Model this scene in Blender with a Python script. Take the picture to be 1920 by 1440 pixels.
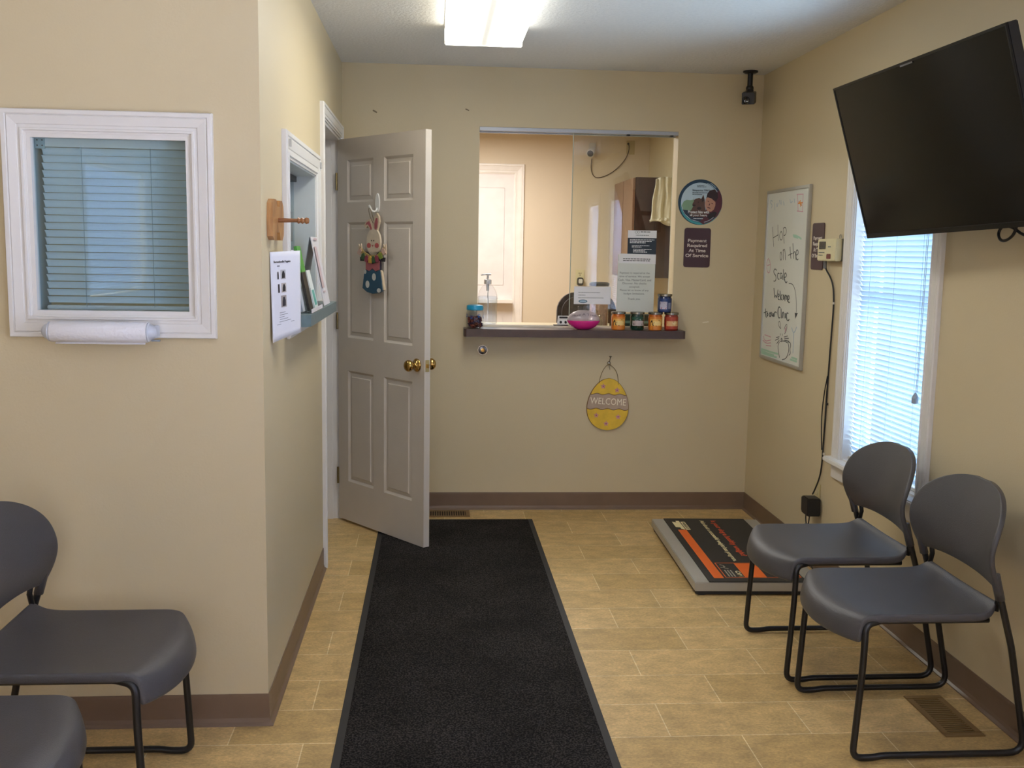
import bpy, bmesh, math, random
from mathutils import Vector, Matrix, Euler
PI = math.pi
random.seed(7)
sc = bpy.context.scene
C = sc.collection
for o in list(bpy.data.objects):
    bpy.data.objects.remove(o)

# ------------------------------------------------------------------ camera, world, lights, exposure
XL, XR, YF, YB, ZC = -0.507, 1.815, 3.045, 5.677, 2.465      # left hall wall, right wall, near left wall, back wall, ceiling
YO = 8.70                                                     # far wall of the office behind the counter
cam = bpy.data.cameras.new('camera')
camo = bpy.data.objects.new('camera', cam); C.objects.link(camo)
yaw, pitch, roll = 0.07741, -0.13141, 0.01724
F = Vector((math.sin(yaw)*math.cos(pitch), math.cos(yaw)*math.cos(pitch), math.sin(pitch)))
Rt = Vector((math.cos(yaw), -math.sin(yaw), 0)); Up = Rt.cross(F)
R2 = math.cos(roll)*Rt + math.sin(roll)*Up; U2 = -math.sin(roll)*Rt + math.cos(roll)*Up
m = Matrix.Identity(4)
for i in range(3):
    m[i][0], m[i][1], m[i][2] = R2[i], U2[i], -F[i]
m[2][3] = 1.48
camo.matrix_world = m
cam.sensor_width = 36.0; cam.lens = 36.0*1900.0/1920.0; cam.clip_start = 0.05
sc.camera = camo

w = bpy.data.worlds.new('sky'); sc.world = w; w.use_nodes = True
bg = w.node_tree.nodes['Background']; bg.inputs[0].default_value = (0.62, 0.80, 1.0, 1); bg.inputs[1].default_value = 0.45

def area(name, loc, direction, sx, sy, power, col):
    l = bpy.data.lights.new(name, 'AREA'); l.shape = 'RECTANGLE'; l.size = sx; l.size_y = sy
    l.energy = power; l.color = col
    o = bpy.data.objects.new(name, l); C.objects.link(o)
    o.location = loc; o.rotation_euler = Vector(direction).to_track_quat('-Z', 'Y').to_euler()
    return o
DAY = (0.55, 0.76, 1.0)
# daylight outside each window of the waiting room
area('daylight_hall_window', (2.35, 3.95, 1.15), (-1, 0, 0.25), 1.1, 1.7, 52, DAY)
area('daylight_side_window', (2.35, 1.25, 1.35), (-1, 0, 0.0), 1.1, 1.7, 400, (0.76, 0.79, 1.0))
area('daylight_rear_window', (2.35, -0.22, 1.35), (-1, 0, 0.0), 1.1, 1.7, 400, (0.76, 0.79, 1.0))
area('daylight_left_window', (-2.95, -1.85, 1.5), (1, 0, 0.0), 1.6, 1.6, 110, (0.80, 0.81, 1.0))
area('daylight_entrance_door', (-0.2, -2.94, 1.35), (0, 1, 0.0), 1.5, 1.9, 24, (0.90, 0.90, 1.0))
# office ceiling fixture; dim fill light added behind the left window blind
area('office_ceiling_lamp', (0.3, 7.3, ZC-0.05), (0, 0, -1), 0.5, 1.2, 36, (1.0, 0.97, 0.93))
area('reception_fill_light', (-1.5, 4.6, ZC-0.05), (0, 0, -1), 0.4, 0.8, 3.5, (0.82, 0.92, 1.0))

sc.view_settings.view_transform = 'Standard'; sc.view_settings.look = 'None'
sc.view_settings.gamma = 1.0; sc.view_settings.use_curve_mapping = False
sc.view_settings.exposure = 0.64
sc.cycles.use_denoising = True
sc.cycles.max_bounces = 8; sc.cycles.transparent_max_bounces = 16
sc.cycles.sample_clamp_indirect = 6.0

# ------------------------------------------------------------------ materials
def lin(c):
    if isinstance(c, str):
        c = c.lstrip('#'); c = [int(c[i:i+2], 16)/255 for i in (0, 2, 4)]
    return tuple((v/12.92 if v <= 0.04045 else ((v+0.055)/1.055)**2.4) for v in c) + (1,)
MATS = {}
def mat(name, col, rough=0.6, metal=0.0, bump=0.0, bscale=60.0, vary=0.04, vscale=9.0, coat=0.0, spec=0.5, trans=0.0):
    if name in MATS: return MATS[name]
    M = bpy.data.materials.new(name); M.use_nodes = True
    nt = M.node_tree; N = nt.nodes; L = nt.links; b = N['Principled BSDF']
    tc = N.new('ShaderNodeTexCoord')
    n = N.new('ShaderNodeTexNoise'); n.inputs['Scale'].default_value = vscale; n.inputs['Detail'].default_value = 3
    L.new(tc.outputs['Object'], n.inputs['Vector'])
    r = N.new('ShaderNodeMapRange'); r.inputs[1].default_value = 0.3; r.inputs[2].default_value = 0.7
    r.inputs[3].default_value = 1-vary; r.inputs[4].default_value = 1+vary
    L.new(n.outputs['Fac'], r.inputs[0])
    v = N.new('ShaderNodeVectorMath'); v.operation = 'SCALE'; v.inputs[0].default_value = lin(col)[:3]
    L.new(r.outputs[0], v.inputs['Scale']); L.new(v.outputs[0], b.inputs['Base Color'])
    b.inputs['Roughness'].default_value = rough; b.inputs['Metallic'].default_value = metal
    b.inputs['Specular IOR Level'].default_value = spec; b.inputs['Coat Weight'].default_value = coat
    if bump:
        n2 = N.new('ShaderNodeTexNoise'); n2.inputs['Scale'].default_value = bscale; n2.inputs['Detail'].default_value = 4
        L.new(tc.outputs['Object'], n2.inputs['Vector'])
        bm_ = N.new('ShaderNodeBump'); bm_.inputs['Strength'].default_value = bump; bm_.inputs['Distance'].default_value = 0.004
        L.new(n2.outputs['Fac'], bm_.inputs['Height']); L.new(bm_.outputs[0], b.inputs['Normal'])
    if trans:
        t = N.new('ShaderNodeBsdfTranslucent'); L.new(v.outputs[0], t.inputs['Color'])
        mx = N.new('ShaderNodeMixShader'); mx.inputs[0].default_value = trans
        L.new(b.outputs[0], mx.inputs[1]); L.new(t.outputs[0], mx.inputs[2])
        L.new(mx.outputs[0], N['Material Output'].inputs[0])
    MATS[name] = M
    return M
def glass(name, tint=(1, 1, 1), ior=1.5, rough=0.0, base=0.0, milk=0.0):
    if name in MATS: return MATS[name]
    M = bpy.data.materials.new(name); M.use_nodes = True
    nt = M.node_tree; N = nt.nodes; L = nt.links
    for n in list(N):
        if n.type == 'BSDF_PRINCIPLED': N.remove(n)
    t = N.new('ShaderNodeBsdfTransparent'); t.inputs[0].default_value = tint + (1,)
    g = N.new('ShaderNodeBsdfGlossy'); g.inputs['Roughness'].default_value = rough
    f0 = ((ior-1)/(ior+1))**2
    lw = N.new('ShaderNodeLayerWeight'); lw.inputs[0].default_value = 0.5
    pw = N.new('ShaderNodeMath'); pw.operation = 'POWER'; pw.inputs[1].default_value = 5.0; L.new(lw.outputs['Facing'], pw.inputs[0])
    f = N.new('ShaderNodeMapRange'); f.inputs[3].default_value = f0; f.inputs[4].default_value = 0.75; L.new(pw.outputs[0], f.inputs[0])
    mx = N.new('ShaderNodeMixShader')
    ad = N.new('ShaderNodeMath'); ad.operation = 'ADD'; ad.inputs[1].default_value = base; ad.use_clamp = True
    L.new(f.outputs[0], ad.inputs[0]); L.new(ad.outputs[0], mx.inputs[0])
    L.new(t.outputs[0], mx.inputs[1]); L.new(g.outputs[0], mx.inputs[2])
    out = mx.outputs[0]
    if milk:
        d = N.new('ShaderNodeBsdfDiffuse'); d.inputs[0].default_value = (0.80, 0.74, 0.78, 1)
        m2 = N.new('ShaderNodeMixShader'); m2.inputs[0].default_value = milk
        L.new(out, m2.inputs[1]); L.new(d.outputs[0], m2.inputs[2]); out = m2.outputs[0]
    L.new(out, N['Material Output'].inputs[0])
    MATS[name] = M
    return M
def emit(name, col, s):
    M = bpy.data.materials.new(name); M.use_nodes = True
    b = M.node_tree.nodes['Principled BSDF']; b.inputs['Base Color'].default_value = (0.8, 0.8, 0.78, 1)
    b.inputs['Emission Color'].default_value = col + (1,); b.inputs['Emission Strength'].default_value = s
    MATS[name] = M
    return M

def floor_mat():
    M = bpy.data.materials.new('floor_tile'); M.use_nodes = True
    nt = M.node_tree; N = nt.nodes; L = nt.links; b = N['Principled BSDF']
    tc = N.new('ShaderNodeTexCoord'); mp = N.new('ShaderNodeMapping')
    mp.inputs['Location'].default_value = (-0.736+0.224+0.448*20, -3.364+0.226*40, 0)
    L.new(tc.outputs['Object'], mp.inputs[0])
    bt = N.new('ShaderNodeTexBrick'); bt.offset = 0.5
    bt.inputs['Scale'].default_value = 1.0; bt.inputs['Brick Width'].default_value = 0.448
    bt.inputs['Row Height'].default_value = 0.226; bt.inputs['Mortar Size'].default_value = 0.0020
    bt.inputs['Mortar Smooth'].default_value = 0.3; bt.inputs['Bias'].default_value = 0.0
    bt.inputs['Color1'].default_value = lin('#ccac76'); bt.inputs['Color2'].default_value = lin('#b99a64')
    bt.inputs['Mortar'].default_value = lin('#dfcca0')
    L.new(mp.outputs[0], bt.inputs['Vector'])
    # stone mottling drawn out along the tile
    m2 = N.new('ShaderNodeMapping'); m2.inputs['Scale'].default_value = (1.0, 1.55, 1)
    L.new(tc.outputs['Object'], m2.inputs[0])
    n1 = N.new('ShaderNodeTexNoise'); n1.inputs['Scale'].default_value = 11; n1.inputs['Detail'].default_value = 8; n1.inputs['Roughness'].default_value = 0.68
    L.new(m2.outputs[0], n1.inputs['Vector'])
    n2 = N.new('ShaderNodeTexNoise'); n2.inputs['Scale'].default_value = 90; n2.inputs['Detail'].default_value = 5; n2.inputs['Roughness'].default_value = 0.7
    L.new(m2.outputs[0], n2.inputs['Vector'])
    r1 = N.new('ShaderNodeMapRange'); r1.inputs[1].default_value = 0.36; r1.inputs[2].default_value = 0.64; r1.inputs[3].default_value = 0.80; r1.inputs[4].default_value = 1.16
    r2 = N.new('ShaderNodeMapRange'); r2.inputs[1].default_value = 0.32; r2.inputs[2].default_value = 0.68; r2.inputs[3].default_value = 0.76; r2.inputs[4].default_value = 1.24
    L.new(n1.outputs['Fac'], r1.inputs[0]); L.new(n2.outputs['Fac'], r2.inputs[0])
    mu = N.new('ShaderNodeMath'); mu.operation = 'MULTIPLY'; L.new(r1.outputs[0], mu.inputs[0]); L.new(r2.outputs[0], mu.inputs[1])
    v = N.new('ShaderNodeVectorMath'); v.operation = 'SCALE'
    L.new(bt.outputs['Color'], v.inputs[0]); L.new(mu.outputs[0], v.inputs['Scale']); L.new(v.outputs[0], b.inputs['Base Color'])
    b.inputs['Roughness'].default_value = 0.42
    bp_ = N.new('ShaderNodeBump'); bp_.inputs['Strength'].default_value = 0.25; bp_.inputs['Distance'].default_value = 0.002
    L.new(n2.outputs['Fac'], bp_.inputs['Height']); L.new(bp_.outputs[0], b.inputs['Normal'])
    return M
def carpet_mat():
    M = bpy.data.materials.new('carpet_pile'); M.use_nodes = True
    nt = M.node_tree; N = nt.nodes; L = nt.links; b = N['Principled BSDF']
    tc = N.new('ShaderNodeTexCoord')
    n1 = N.new('ShaderNodeTexNoise'); n1.inputs['Scale'].default_value = 170; n1.inputs['Detail'].default_value = 3
    n2 = N.new('ShaderNodeTexNoise'); n2.inputs['Scale'].default_value = 3.2; n2.inputs['Detail'].default_value = 4
    for n in (n1, n2): L.new(tc.outputs['Object'], n.inputs['Vector'])
    cr = N.new('ShaderNodeValToRGB'); e = cr.color_ramp.elements
    e[0].position = 0.44; e[0].color = lin('#171516'); e[1].position = 0.66; e[1].color = lin('#433f3c')
    L.new(n1.outputs['Fac'], cr.inputs[0])
    r = N.new('ShaderNodeMapRange'); r.inputs[1].default_value = 0.35; r.inputs[2].default_value = 0.65; r.inputs[3].default_value = 0.72; r.inputs[4].default_value = 1.15
    L.new(n2.outputs['Fac'], r.inputs[0])
    v = N.new('ShaderNodeVectorMath'); v.operation = 'SCALE'; L.new(cr.outputs[0], v.inputs[0]); L.new(r.outputs[0], v.inputs['Scale'])
    L.new(v.outputs[0], b.inputs['Base Color']); b.inputs['Roughness'].default_value = 0.95; b.inputs['Specular IOR Level'].default_value = 0.1
    bp_ = N.new('ShaderNodeBump'); bp_.inputs['Strength'].default_value = 0.8; bp_.inputs['Distance'].default_value = 0.006
    L.new(n1.outputs['Fac'], bp_.inputs['Height']); L.new(bp_.outputs[0], b.inputs['Normal'])
    return M
def wood_mat(name, c1, c2, scale=(1, 8, 8), rough=0.45):
    M = bpy.data.materials.new(name); M.use_nodes = True
    nt = M.node_tree; N = nt.nodes; L = nt.links; b = N['Principled BSDF']
    tc = N.new('ShaderNodeTexCoord'); mp = N.new('ShaderNodeMapping'); mp.inputs['Scale'].default_value = scale
    L.new(tc.outputs['Object'], mp.inputs[0])
    n = N.new('ShaderNodeTexNoise'); n.inputs['Scale'].default_value = 9; n.inputs['Detail'].default_value = 6; n.inputs['Distortion'].default_value = 0.6
    L.new(mp.outputs[0], n.inputs['Vector'])
    cr = N.new('ShaderNodeValToRGB'); e = cr.color_ramp.elements
    e[0].position = 0.35; e[0].color = lin(c1); e[1].position = 0.65; e[1].color = lin(c2)
    L.new(n.outputs['Fac'], cr.inputs[0]); L.new(cr.outputs[0], b.inputs['Base Color']); b.inputs['Roughness'].default_value = rough
    MATS[name] = M
    return M

WALL = mat('wall_paint', '#cbbb99', 0.55, bump=0.10, bscale=140, vary=0.015, vscale=1.5)
PEACH = mat('office_paint', '#dac9b0', 0.6, bump=0.08, bscale=140, vary=0.015, vscale=1.5)
CEIL = mat('ceiling_texture', '#e2e2e1', 0.85, bump=0.9, bscale=75, vary=0.03, vscale=60)
FLOOR = floor_mat(); CARPET = carpet_mat()
WHITE = mat('white_trim', '#dedbd8', 0.35, vary=0.015)
DOORW = mat('door_paint', '#c6bdb2', 0.42, bump=0.15, bscale=220, vary=0.02)
BASE = mat('vinyl_base', '#735d4b', 0.4, vary=0.06)
CHAIRP = mat('grey_plastic', '#484648', 0.42, bump=0.25, bscale=420, vary=0.05)
BLACKM = mat('black_metal', '#131316', 0.35, vary=0.1)
BLACKP = mat('black_plastic', '#17171a', 0.45, vary=0.1)
RUBBER = mat('black_rubber', '#2a2929', 0.7, vary=0.1)
STEEL = mat('brushed_steel', '#b4b1aa', 0.38, metal=0.35, bump=0.1, bscale=300)
ALU = mat('aluminium', '#b9b8b4', 0.38, metal=0.7)
CHROME = mat('chrome', '#c8c8c8', 0.12, metal=1.0)
BRASS = mat('polished_brass', '#bb9858', 0.16, metal=1.0)
BRONZE = mat('bronze_register', '#8c7048', 0.45, metal=0.4)
SLAT = mat('blind_slat', '#c4d6ea', 0.5, trans=0.13, vary=0.01)
SLATF = mat('blind_slat_dense', '#bcc8da', 0.5, trans=0.03, vary=0.01)
SLATC = mat('blind_slat_closed', '#e0e7ea', 0.5, trans=0.04, vary=0.01)
CORD = mat('blind_cord', '#aab2b8', 0.7)
GLASS = glass('window_glass', (0.97, 0.99, 0.98))
GLASSG = glass('green_window_glass', (0.82, 0.90, 0.93), 1.6)
SLIDE = glass('sliding_glass', (0.92, 0.94, 0.90), 1.55, 0.0, 0.0)
CLEAR = glass('clear_plastic', (0.93, 0.95, 0.97), 1.42, 0.05)
PAPER = mat('white_paper', '#e6e6ea', 0.8, vary=0.01)
INK = mat('black_ink', '#2a2a2c', 0.8)
GREYINK = mat('grey_ink', '#6f7472', 0.8)
CREAM = mat('cream_plastic', '#d9cfa8', 0.5)

# ------------------------------------------------------------------ mesh helpers
def NB(): return bmesh.new()
def obj(name, bm, m_, parent=None, smooth=False, bev=0.0, mods=None):
    if bev:
        ed = [e for e in bm.edges if len(e.link_faces) == 2 and e.calc_face_angle(0) > 0.5]
        bmesh.ops.bevel(bm, geom=ed, offset=bev, segments=2, affect='EDGES', clamp_overlap=True)
    me = bpy.data.meshes.new(name); bm.to_mesh(me); bm.free()
    for x in (m_ if isinstance(m_, (list, tuple)) else [m_]): me.materials.append(x)
    if smooth:
        for p in me.polygons: p.use_smooth = True
        if smooth == 'auto':
            me.set_sharp_from_angle(angle=math.radians(38))
    o = bpy.data.objects.new(name, me); C.objects.link(o)
    if parent is not None: o.parent = parent
    return o
def tag(o, label, cat, group=None, kind=None):
    o['label'] = label; o['category'] = cat
    if group: o['group'] = group
    if kind: o['kind'] = kind
    return o
def thing(name, label, cat, loc=(0, 0, 0), rz=0.0, group=None, M=None):
    o = bpy.data.objects.new(name, None); C.objects.link(o); o.empty_display_size = 0.1
    if M is not None: o.matrix_world = M
    else: o.location = loc; o.rotation_euler = (0, 0, rz)
    return tag(o, label, cat, group)
def struct(name, bm, m_, **k):
    o = obj(name, bm, m_, **k); o['kind'] = 'structure'; return o
def copy_tree(o, parent=None):
    c = o.copy(); C.objects.link(c)
    if parent is not None: c.parent = parent
    for ch in list(o.children): copy_tree(ch, c)
    return c
def box(bm, x0, x1, y0, y1, z0, z1):
    r = bmesh.ops.create_cube(bm, size=1.0)
    for v in r['verts']:
        v.co = Vector(((x0+x1)/2+v.co.x*(x1-x0), (y0+y1)/2+v.co.y*(y1-y0), (z0+z1)/2+v.co.z*(z1-z0)))
    return r['verts']
def prism(bm, pts, z0, z1, T=None):
    T = T or (lambda p: p)
    a = [bm.verts.new(T(Vector((x, y, z0)))) for x, y in pts]; b = [bm.verts.new(T(Vector((x, y, z1)))) for x, y in pts]
    n = len(pts)
    bm.faces.new(b); bm.faces.new(a[::-1])
    for i in range(n):
        try: bm.faces.new((a[i], a[(i+1) % n], b[(i+1) % n], b[i]))
        except ValueError: pass
def ell(cx, cy, rx, ry, n=28, a0=0, a1=2*PI):
    full = abs(a1-a0-2*PI) < 1e-6
    k = n if full else n+1
    return [(cx+rx*math.cos(a0+(a1-a0)*i/n), cy+ry*math.sin(a0+(a1-a0)*i/n)) for i in range(k)]
def rrect(x0, x1, y0, y1, r, n=5):
    out = []
    for cx, cy, a in ((x1-r, y1-r, 0), (x0+r, y1-r, PI/2), (x0+r, y0+r, PI), (x1-r, y0+r, 1.5*PI)):
        out += [(cx+r*math.cos(a+PI/2*i/n), cy+r*math.sin(a+PI/2*i/n)) for i in range(n+1)]
    return out
def rot2(pts, a, cx=0, cy=0):
    c, s = math.cos(a), math.sin(a)
    return [(cx+(x-cx)*c-(y-cy)*s, cy+(x-cx)*s+(y-cy)*c) for x, y in pts]
def fillet(P, r):
    P = [Vector(p) for p in P]; out = [P[0]]
    rs = r if isinstance(r, (list, tuple)) else [r]*len(P)
    for i in range(1, len(P)-1):
        a, b, c = P[i-1], P[i], P[i+1]
        d1 = (a-b); d2 = (c-b); rr = min(rs[i], d1.length*0.49, d2.length*0.49)
        p1 = b+d1.normalized()*rr; p2 = b+d2.normalized()*rr
        for k in range(7):
            t = k/6; out.append((1-t)**2*p1 + 2*t*(1-t)*b + t*t*p2)
    out.append(P[-1]); return out
def tube(bm, P, r, seg=10, flat=None, closed=False):
    P = [Vector(p) for p in P]; n = len(P); rings = []; up = None
    for i, p in enumerate(P):
        if closed: t = (P[(i+1) % n]-P[i-1])
        else: t = (P[min(i+1, n-1)]-P[max(i-1, 0)])
        if t.length < 1e-9: t = Vector((0, 0, 1))
        t.normalize()
        if up is None:
            up = Vector((0, 0, 1)) if abs(t.z) < 0.9 else Vector((0, 1, 0))
        s = t.cross(up)
        if s.length < 1e-6: s = t.cross(Vector((1, 0, 0)))
        s.normalize(); up = s.cross(t).normalized()
        ra, rb = (r, r) if flat is None else flat
        rings.append([bm.verts.new(p + s*ra*math.cos(2*PI*k/seg) + up*rb*math.sin(2*PI*k/seg)) for k in range(seg)])
    for i in range(n-1 if not closed else n):
        a, b = rings[i], rings[(i+1) % n]
        for k in range(seg): bm.faces.new((a[k], a[(k+1) % seg], b[(k+1) % seg], b[k]))
    if not closed:
        bm.faces.new(rings[0][::-1]); bm.faces.new(rings[-1])
def lathe(bm, prof, c=(0, 0, 0), seg=28, sx=1.0, sy=1.0, T=None):
    c = Vector(c); rings = []
    T = T or (lambda p: p)
    for r, z in prof:
        if r < 1e-6: rings.append([bm.verts.new(T(c+Vector((0, 0, z))))])
        else: rings.append([bm.verts.new(T(c+Vector((r*sx*math.cos(2*PI*k/seg), r*sy*math.sin(2*PI*k/seg), z)))) for k in range(seg)])
    for a, b in zip(rings, rings[1:]):
        for k in range(seg):
            k2 = (k+1) % seg
            if len(a) == 1 and len(b) == 1: continue
            if len(a) == 1: bm.faces.new((a[0], b[k2], b[k]))
            elif len(b) == 1: bm.faces.new((a[k], a[k2], b[0]))
            else: bm.faces.new((a[k], a[k2], b[k2], b[k]))
    if len(rings[0]) > 1: bm.faces.new(rings[0][::-1])
    if len(rings[-1]) > 1: bm.faces.new(rings[-1])
def frameM(o, r, u):
    r = Vector(r).normalized(); u = Vector(u).normalized(); n = r.cross(u)
    M = Matrix.Identity(4)
    for i in range(3): M[i][0], M[i][1], M[i][2], M[i][3] = r[i], u[i], n[i], o[i]
    return M
def back_frame(x, z, y=YB): return frameM((x, y, z), (1, 0, 0), (0, 0, 1))         # viewer side is -y
def right_frame(y, z, x=XR): return frameM((x, y, z), (0, -1, 0), (0, 0, 1))       # viewer side is -x
def hall_frame(y, z, x=XL): return frameM((x, y, z), (0, 1, 0), (0, 0, 1))         # viewer side is +x
_dg = None
def letters(s, x0, x1, y0, y1, z, m_, parent, bold=0.0, T=None, name='lettering', thick=0.0006, rotz=0.0, shear=0.0, keep=False):
    """text fitted to a rectangle of the parent's own xy plane"""
    cu = bpy.data.curves.new('t', 'FONT'); cu.body = s; cu.size = 1.0; cu.offset = bold; cu.shear = shear
    cu.align_x = 'CENTER' if '\n' in s else 'LEFT'; cu.resolution_u = 3
    to = bpy.data.objects.new('t', cu); C.objects.link(to)
    bpy.context.view_layer.update()
    me = bpy.data.meshes.new_from_object(to.evaluated_get(bpy.context.evaluated_depsgraph_get()))
    bpy.data.objects.remove(to); bpy.data.curves.remove(cu)
    xs = [v.co.x for v in me.vertices]; ys = [v.co.y for v in me.vertices]
    ax, bx, ay, by = min(xs), max(xs), min(ys), max(ys)
    kx = (x1-x0)/(bx-ax); ky = (y1-y0)/(by-ay)
    cx, cy = (x0+x1)/2, (y0+y1)/2
    bm = bmesh.new(); bm.from_mesh(me); bpy.data.meshes.remove(me)
    for v in bm.verts:
        X = (v.co.x-(ax+bx)/2)*kx; Y = (v.co.y-(ay+by)/2)*ky
        if rotz: X, Y = X*math.cos(rotz)-Y*math.sin(rotz), X*math.sin(rotz)+Y*math.cos(rotz)
        v.co = Vector((cx+X, cy+Y, z))
    r = bmesh.ops.extrude_face_region(bm, geom=bm.faces[:])
    for v in [g for g in r['geom'] if isinstance(g, bmesh.types.BMVert)]: v.co.z += thick
    if T:
        for v in bm.verts: v.co = T(v.co)
    bmesh.ops.recalc_face_normals(bm, faces=bm.faces[:])
    return obj(name, bm, m_, parent)
def ribbon(bm, P, w_, z0=0.0, z1=0.0006):
    """a pen stroke in the xy plane"""
    P = [Vector((p[0], p[1])) for p in P]
    # smooth once
    if len(P) > 2:
        Q = [P[0]]
        for a, b in zip(P, P[1:]): Q += [a.lerp(b, 0.25), a.lerp(b, 0.75)]
        Q.append(P[-1]); P = Q
    n = len(P); L_, R_ = [], []
    for i, p in enumerate(P):
        t = P[min(i+1, n-1)]-P[max(i-1, 0)]
        if t.length < 1e-9: t = Vector((1, 0))
        t.normalize(); s = Vector((-t.y, t.x))*w_/2
        L_.append(p+s); R_.append(p-s)
    for i in range(n-1):
        prism(bm, [(R_[i].x, R_[i].y), (R_[i+1].x, R_[i+1].y), (L_[i+1].x, L_[i+1].y), (L_[i].x, L_[i].y)], z0, z1)
def textlines(bm, x0, y, n, dy, widths, h, z):
    """rows of print too small to read: short word-length strokes"""
    rr = random.Random(n*7+int(abs(x0)*1000))
    for i in range(n):
        x = x0; xe = x0+widths[i % len(widths)]
        while x < xe:
            wd = min(h*rr.uniform(1.2, 4.0), xe-x)
            box(bm, x, x+wd, y-i*dy-h/2, y-i*dy+h/2, z, z+0.0004); x += wd+h*0.6
def wall_cells(bm, axis, p0, p1, u0, u1, z0, z1, holes):
    """wall slab with openings; holes are (ua, ub, za, zb)"""
    us = sorted({u0, u1, *[h[0] for h in holes], *[h[1] for h in holes]})
    for a, b in zip(us, us[1:]):
        hs = sorted([h for h in holes if h[0] <= a+1e-6 and h[1] >= b-1e-6], key=lambda h: h[2])
        z = z0; segs = []
        for h in hs:
            if h[2] > z+1e-6: segs.append((z, h[2]))
            z = h[3]
        if z < z1-1e-6: segs.append((z, z1))
        for s0, s1 in segs:
            if axis == 'y': box(bm, a, b, p0, p1, s0, s1)
            else: box(bm, p0, p1, a, b, s0, s1)

# ------------------------------------------------------------------ the setting
XW, YN = -2.4, -3.0                                  # far left wall and wall behind the camera
WT = 0.12
bm = NB(); box(bm, XW-WT, XR+WT, YN-WT, YO+WT, -0.08, 0.0); struct('floor', bm, FLOOR)
bm = NB(); box(bm, XW-WT, XR+WT, YN-WT, YO+WT, ZC, ZC+0.12); struct('ceiling', bm, CEIL)
WIN = [(3.60, 4.31, 0.575, 2.03), (0.90, 1.60, 0.575, 2.03), (-0.58, 0.14, 0.575, 2.03)]
bm = NB(); wall_cells(bm, 'x', XR, XR+WT, YN-WT, YO+WT, 0, ZC, WIN); struct('wall_right', bm, WALL)
OP = (0.239, 1.345, 1.003, 2.147)                    # opening of the reception window
bm = NB(); wall_cells(bm, 'y', YB, YB+WT, XW, XR, 0, ZC, [OP]); wb = struct('wall_back', bm, WALL)
PT = (3.55, 4.37, 1.215, 1.775); DR = (4.672, 5.50, 0, 2.045)
bm = NB(); wall_cells(bm, 'x', XL-WT, XL, YF, YB, 0, ZC, [PT, DR]); struct('wall_hall', bm, WALL)
FW = (-1.160, -0.705, 1.272, 1.787)
bm = NB(); wall_cells(bm, 'y', YF, YF+WT, XW, XL-WT, 0, ZC, [FW]); struct('wall_front_left', bm, WALL)
LW = (-2.60, -1.15, 1.10, 2.05)
bm = NB(); wall_cells(bm, 'x', XW-WT, XW, YN-WT, YB+WT, 0, ZC, [LW]); struct('wall_left', bm, WALL)
ED = (-0.75, 0.35, 0, 2.05)
bm = NB(); wall_cells(bm, 'y', YN-WT, YN, XW, XR, 0, ZC, []); struct('wall_behind', bm, WALL)
bm = NB(); box(bm, XW, XR, YO, YO+WT, 0, ZC); struct('wall_office', bm, PEACH)
bm = NB(); box(bm, -1.6, -1.5, YB+WT, YO, 0, ZC); struct('wall_office_left', bm, PEACH)
# scuffs in the paint of the back wall
bm = NB()
prism(bm, rot2(rrect(-0.013, 0.013, -0.004, 0.004, 0.003), -0.5), 0, 0.0008); o = obj('scuff', bm, mat('scuff_dark', '#75654d'), wb); o.matrix_local = back_frame(-0.33, 2.212)
bm = NB(); prism(bm, rot2(rrect(-0.011, 0.011, -0.003, 0.003, 0.002), -0.4), 0, 0.0008); o = obj('scuff', bm, mat('scuff_dark', '#75654d'), wb); o.matrix_local = back_frame(0.17, 2.234)
bm = NB(); prism(bm, rot2(rrect(-0.018, 0.018, -0.003, 0.003, 0.002), 0.15), 0, 0.0008); o = obj('scuff', bm, mat('scuff_pale', '#e2d8c2'), wb); o.matrix_local = back_frame(1.542, 1.091)

# vinyl cove base: profile swept along each wall
def cove(name, path):
    """path: list of (x, y, nx, ny) - wall points with the mitre direction into the room"""
    prof = [(0, 0.0998), (0.003, 0.0998), (0.004, 0.09), (0.004, 0.022), (0.007, 0.010), (0.015, 0.0035), (0.016, 0.0), (0, 0)]
    bm = NB(); rings = []
    for x, y, nx, ny in path: rings.append([bm.verts.new((x+nx*a, y+ny*a, z+0.0003)) for a, z in prof])
    for A, B in zip(rings, rings[1:]):
        for k in range(len(prof)):
            k2 = (k+1) % len(prof); bm.faces.new((A[k], A[k2], B[k2], B[k]))
    bm.faces.new(rings[0]); bm.faces.new(rings[-1][::-1]); bmesh.ops.recalc_face_normals(bm, faces=bm.faces[:])
    return struct(name, bm, BASE)
cove('baseboard_back', [(XL+0.001, YB, 0, -1), (XR, YB, -1, -1)])
cove('baseboard_right', [(XR, YB, -1, -1), (XR, YN, -1, 0)])
cove('baseboard_front_left', [(XW, YF, 0, -1), (XL, YF, 1, -1), (XL, 4.598, 1, 0)])

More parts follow.
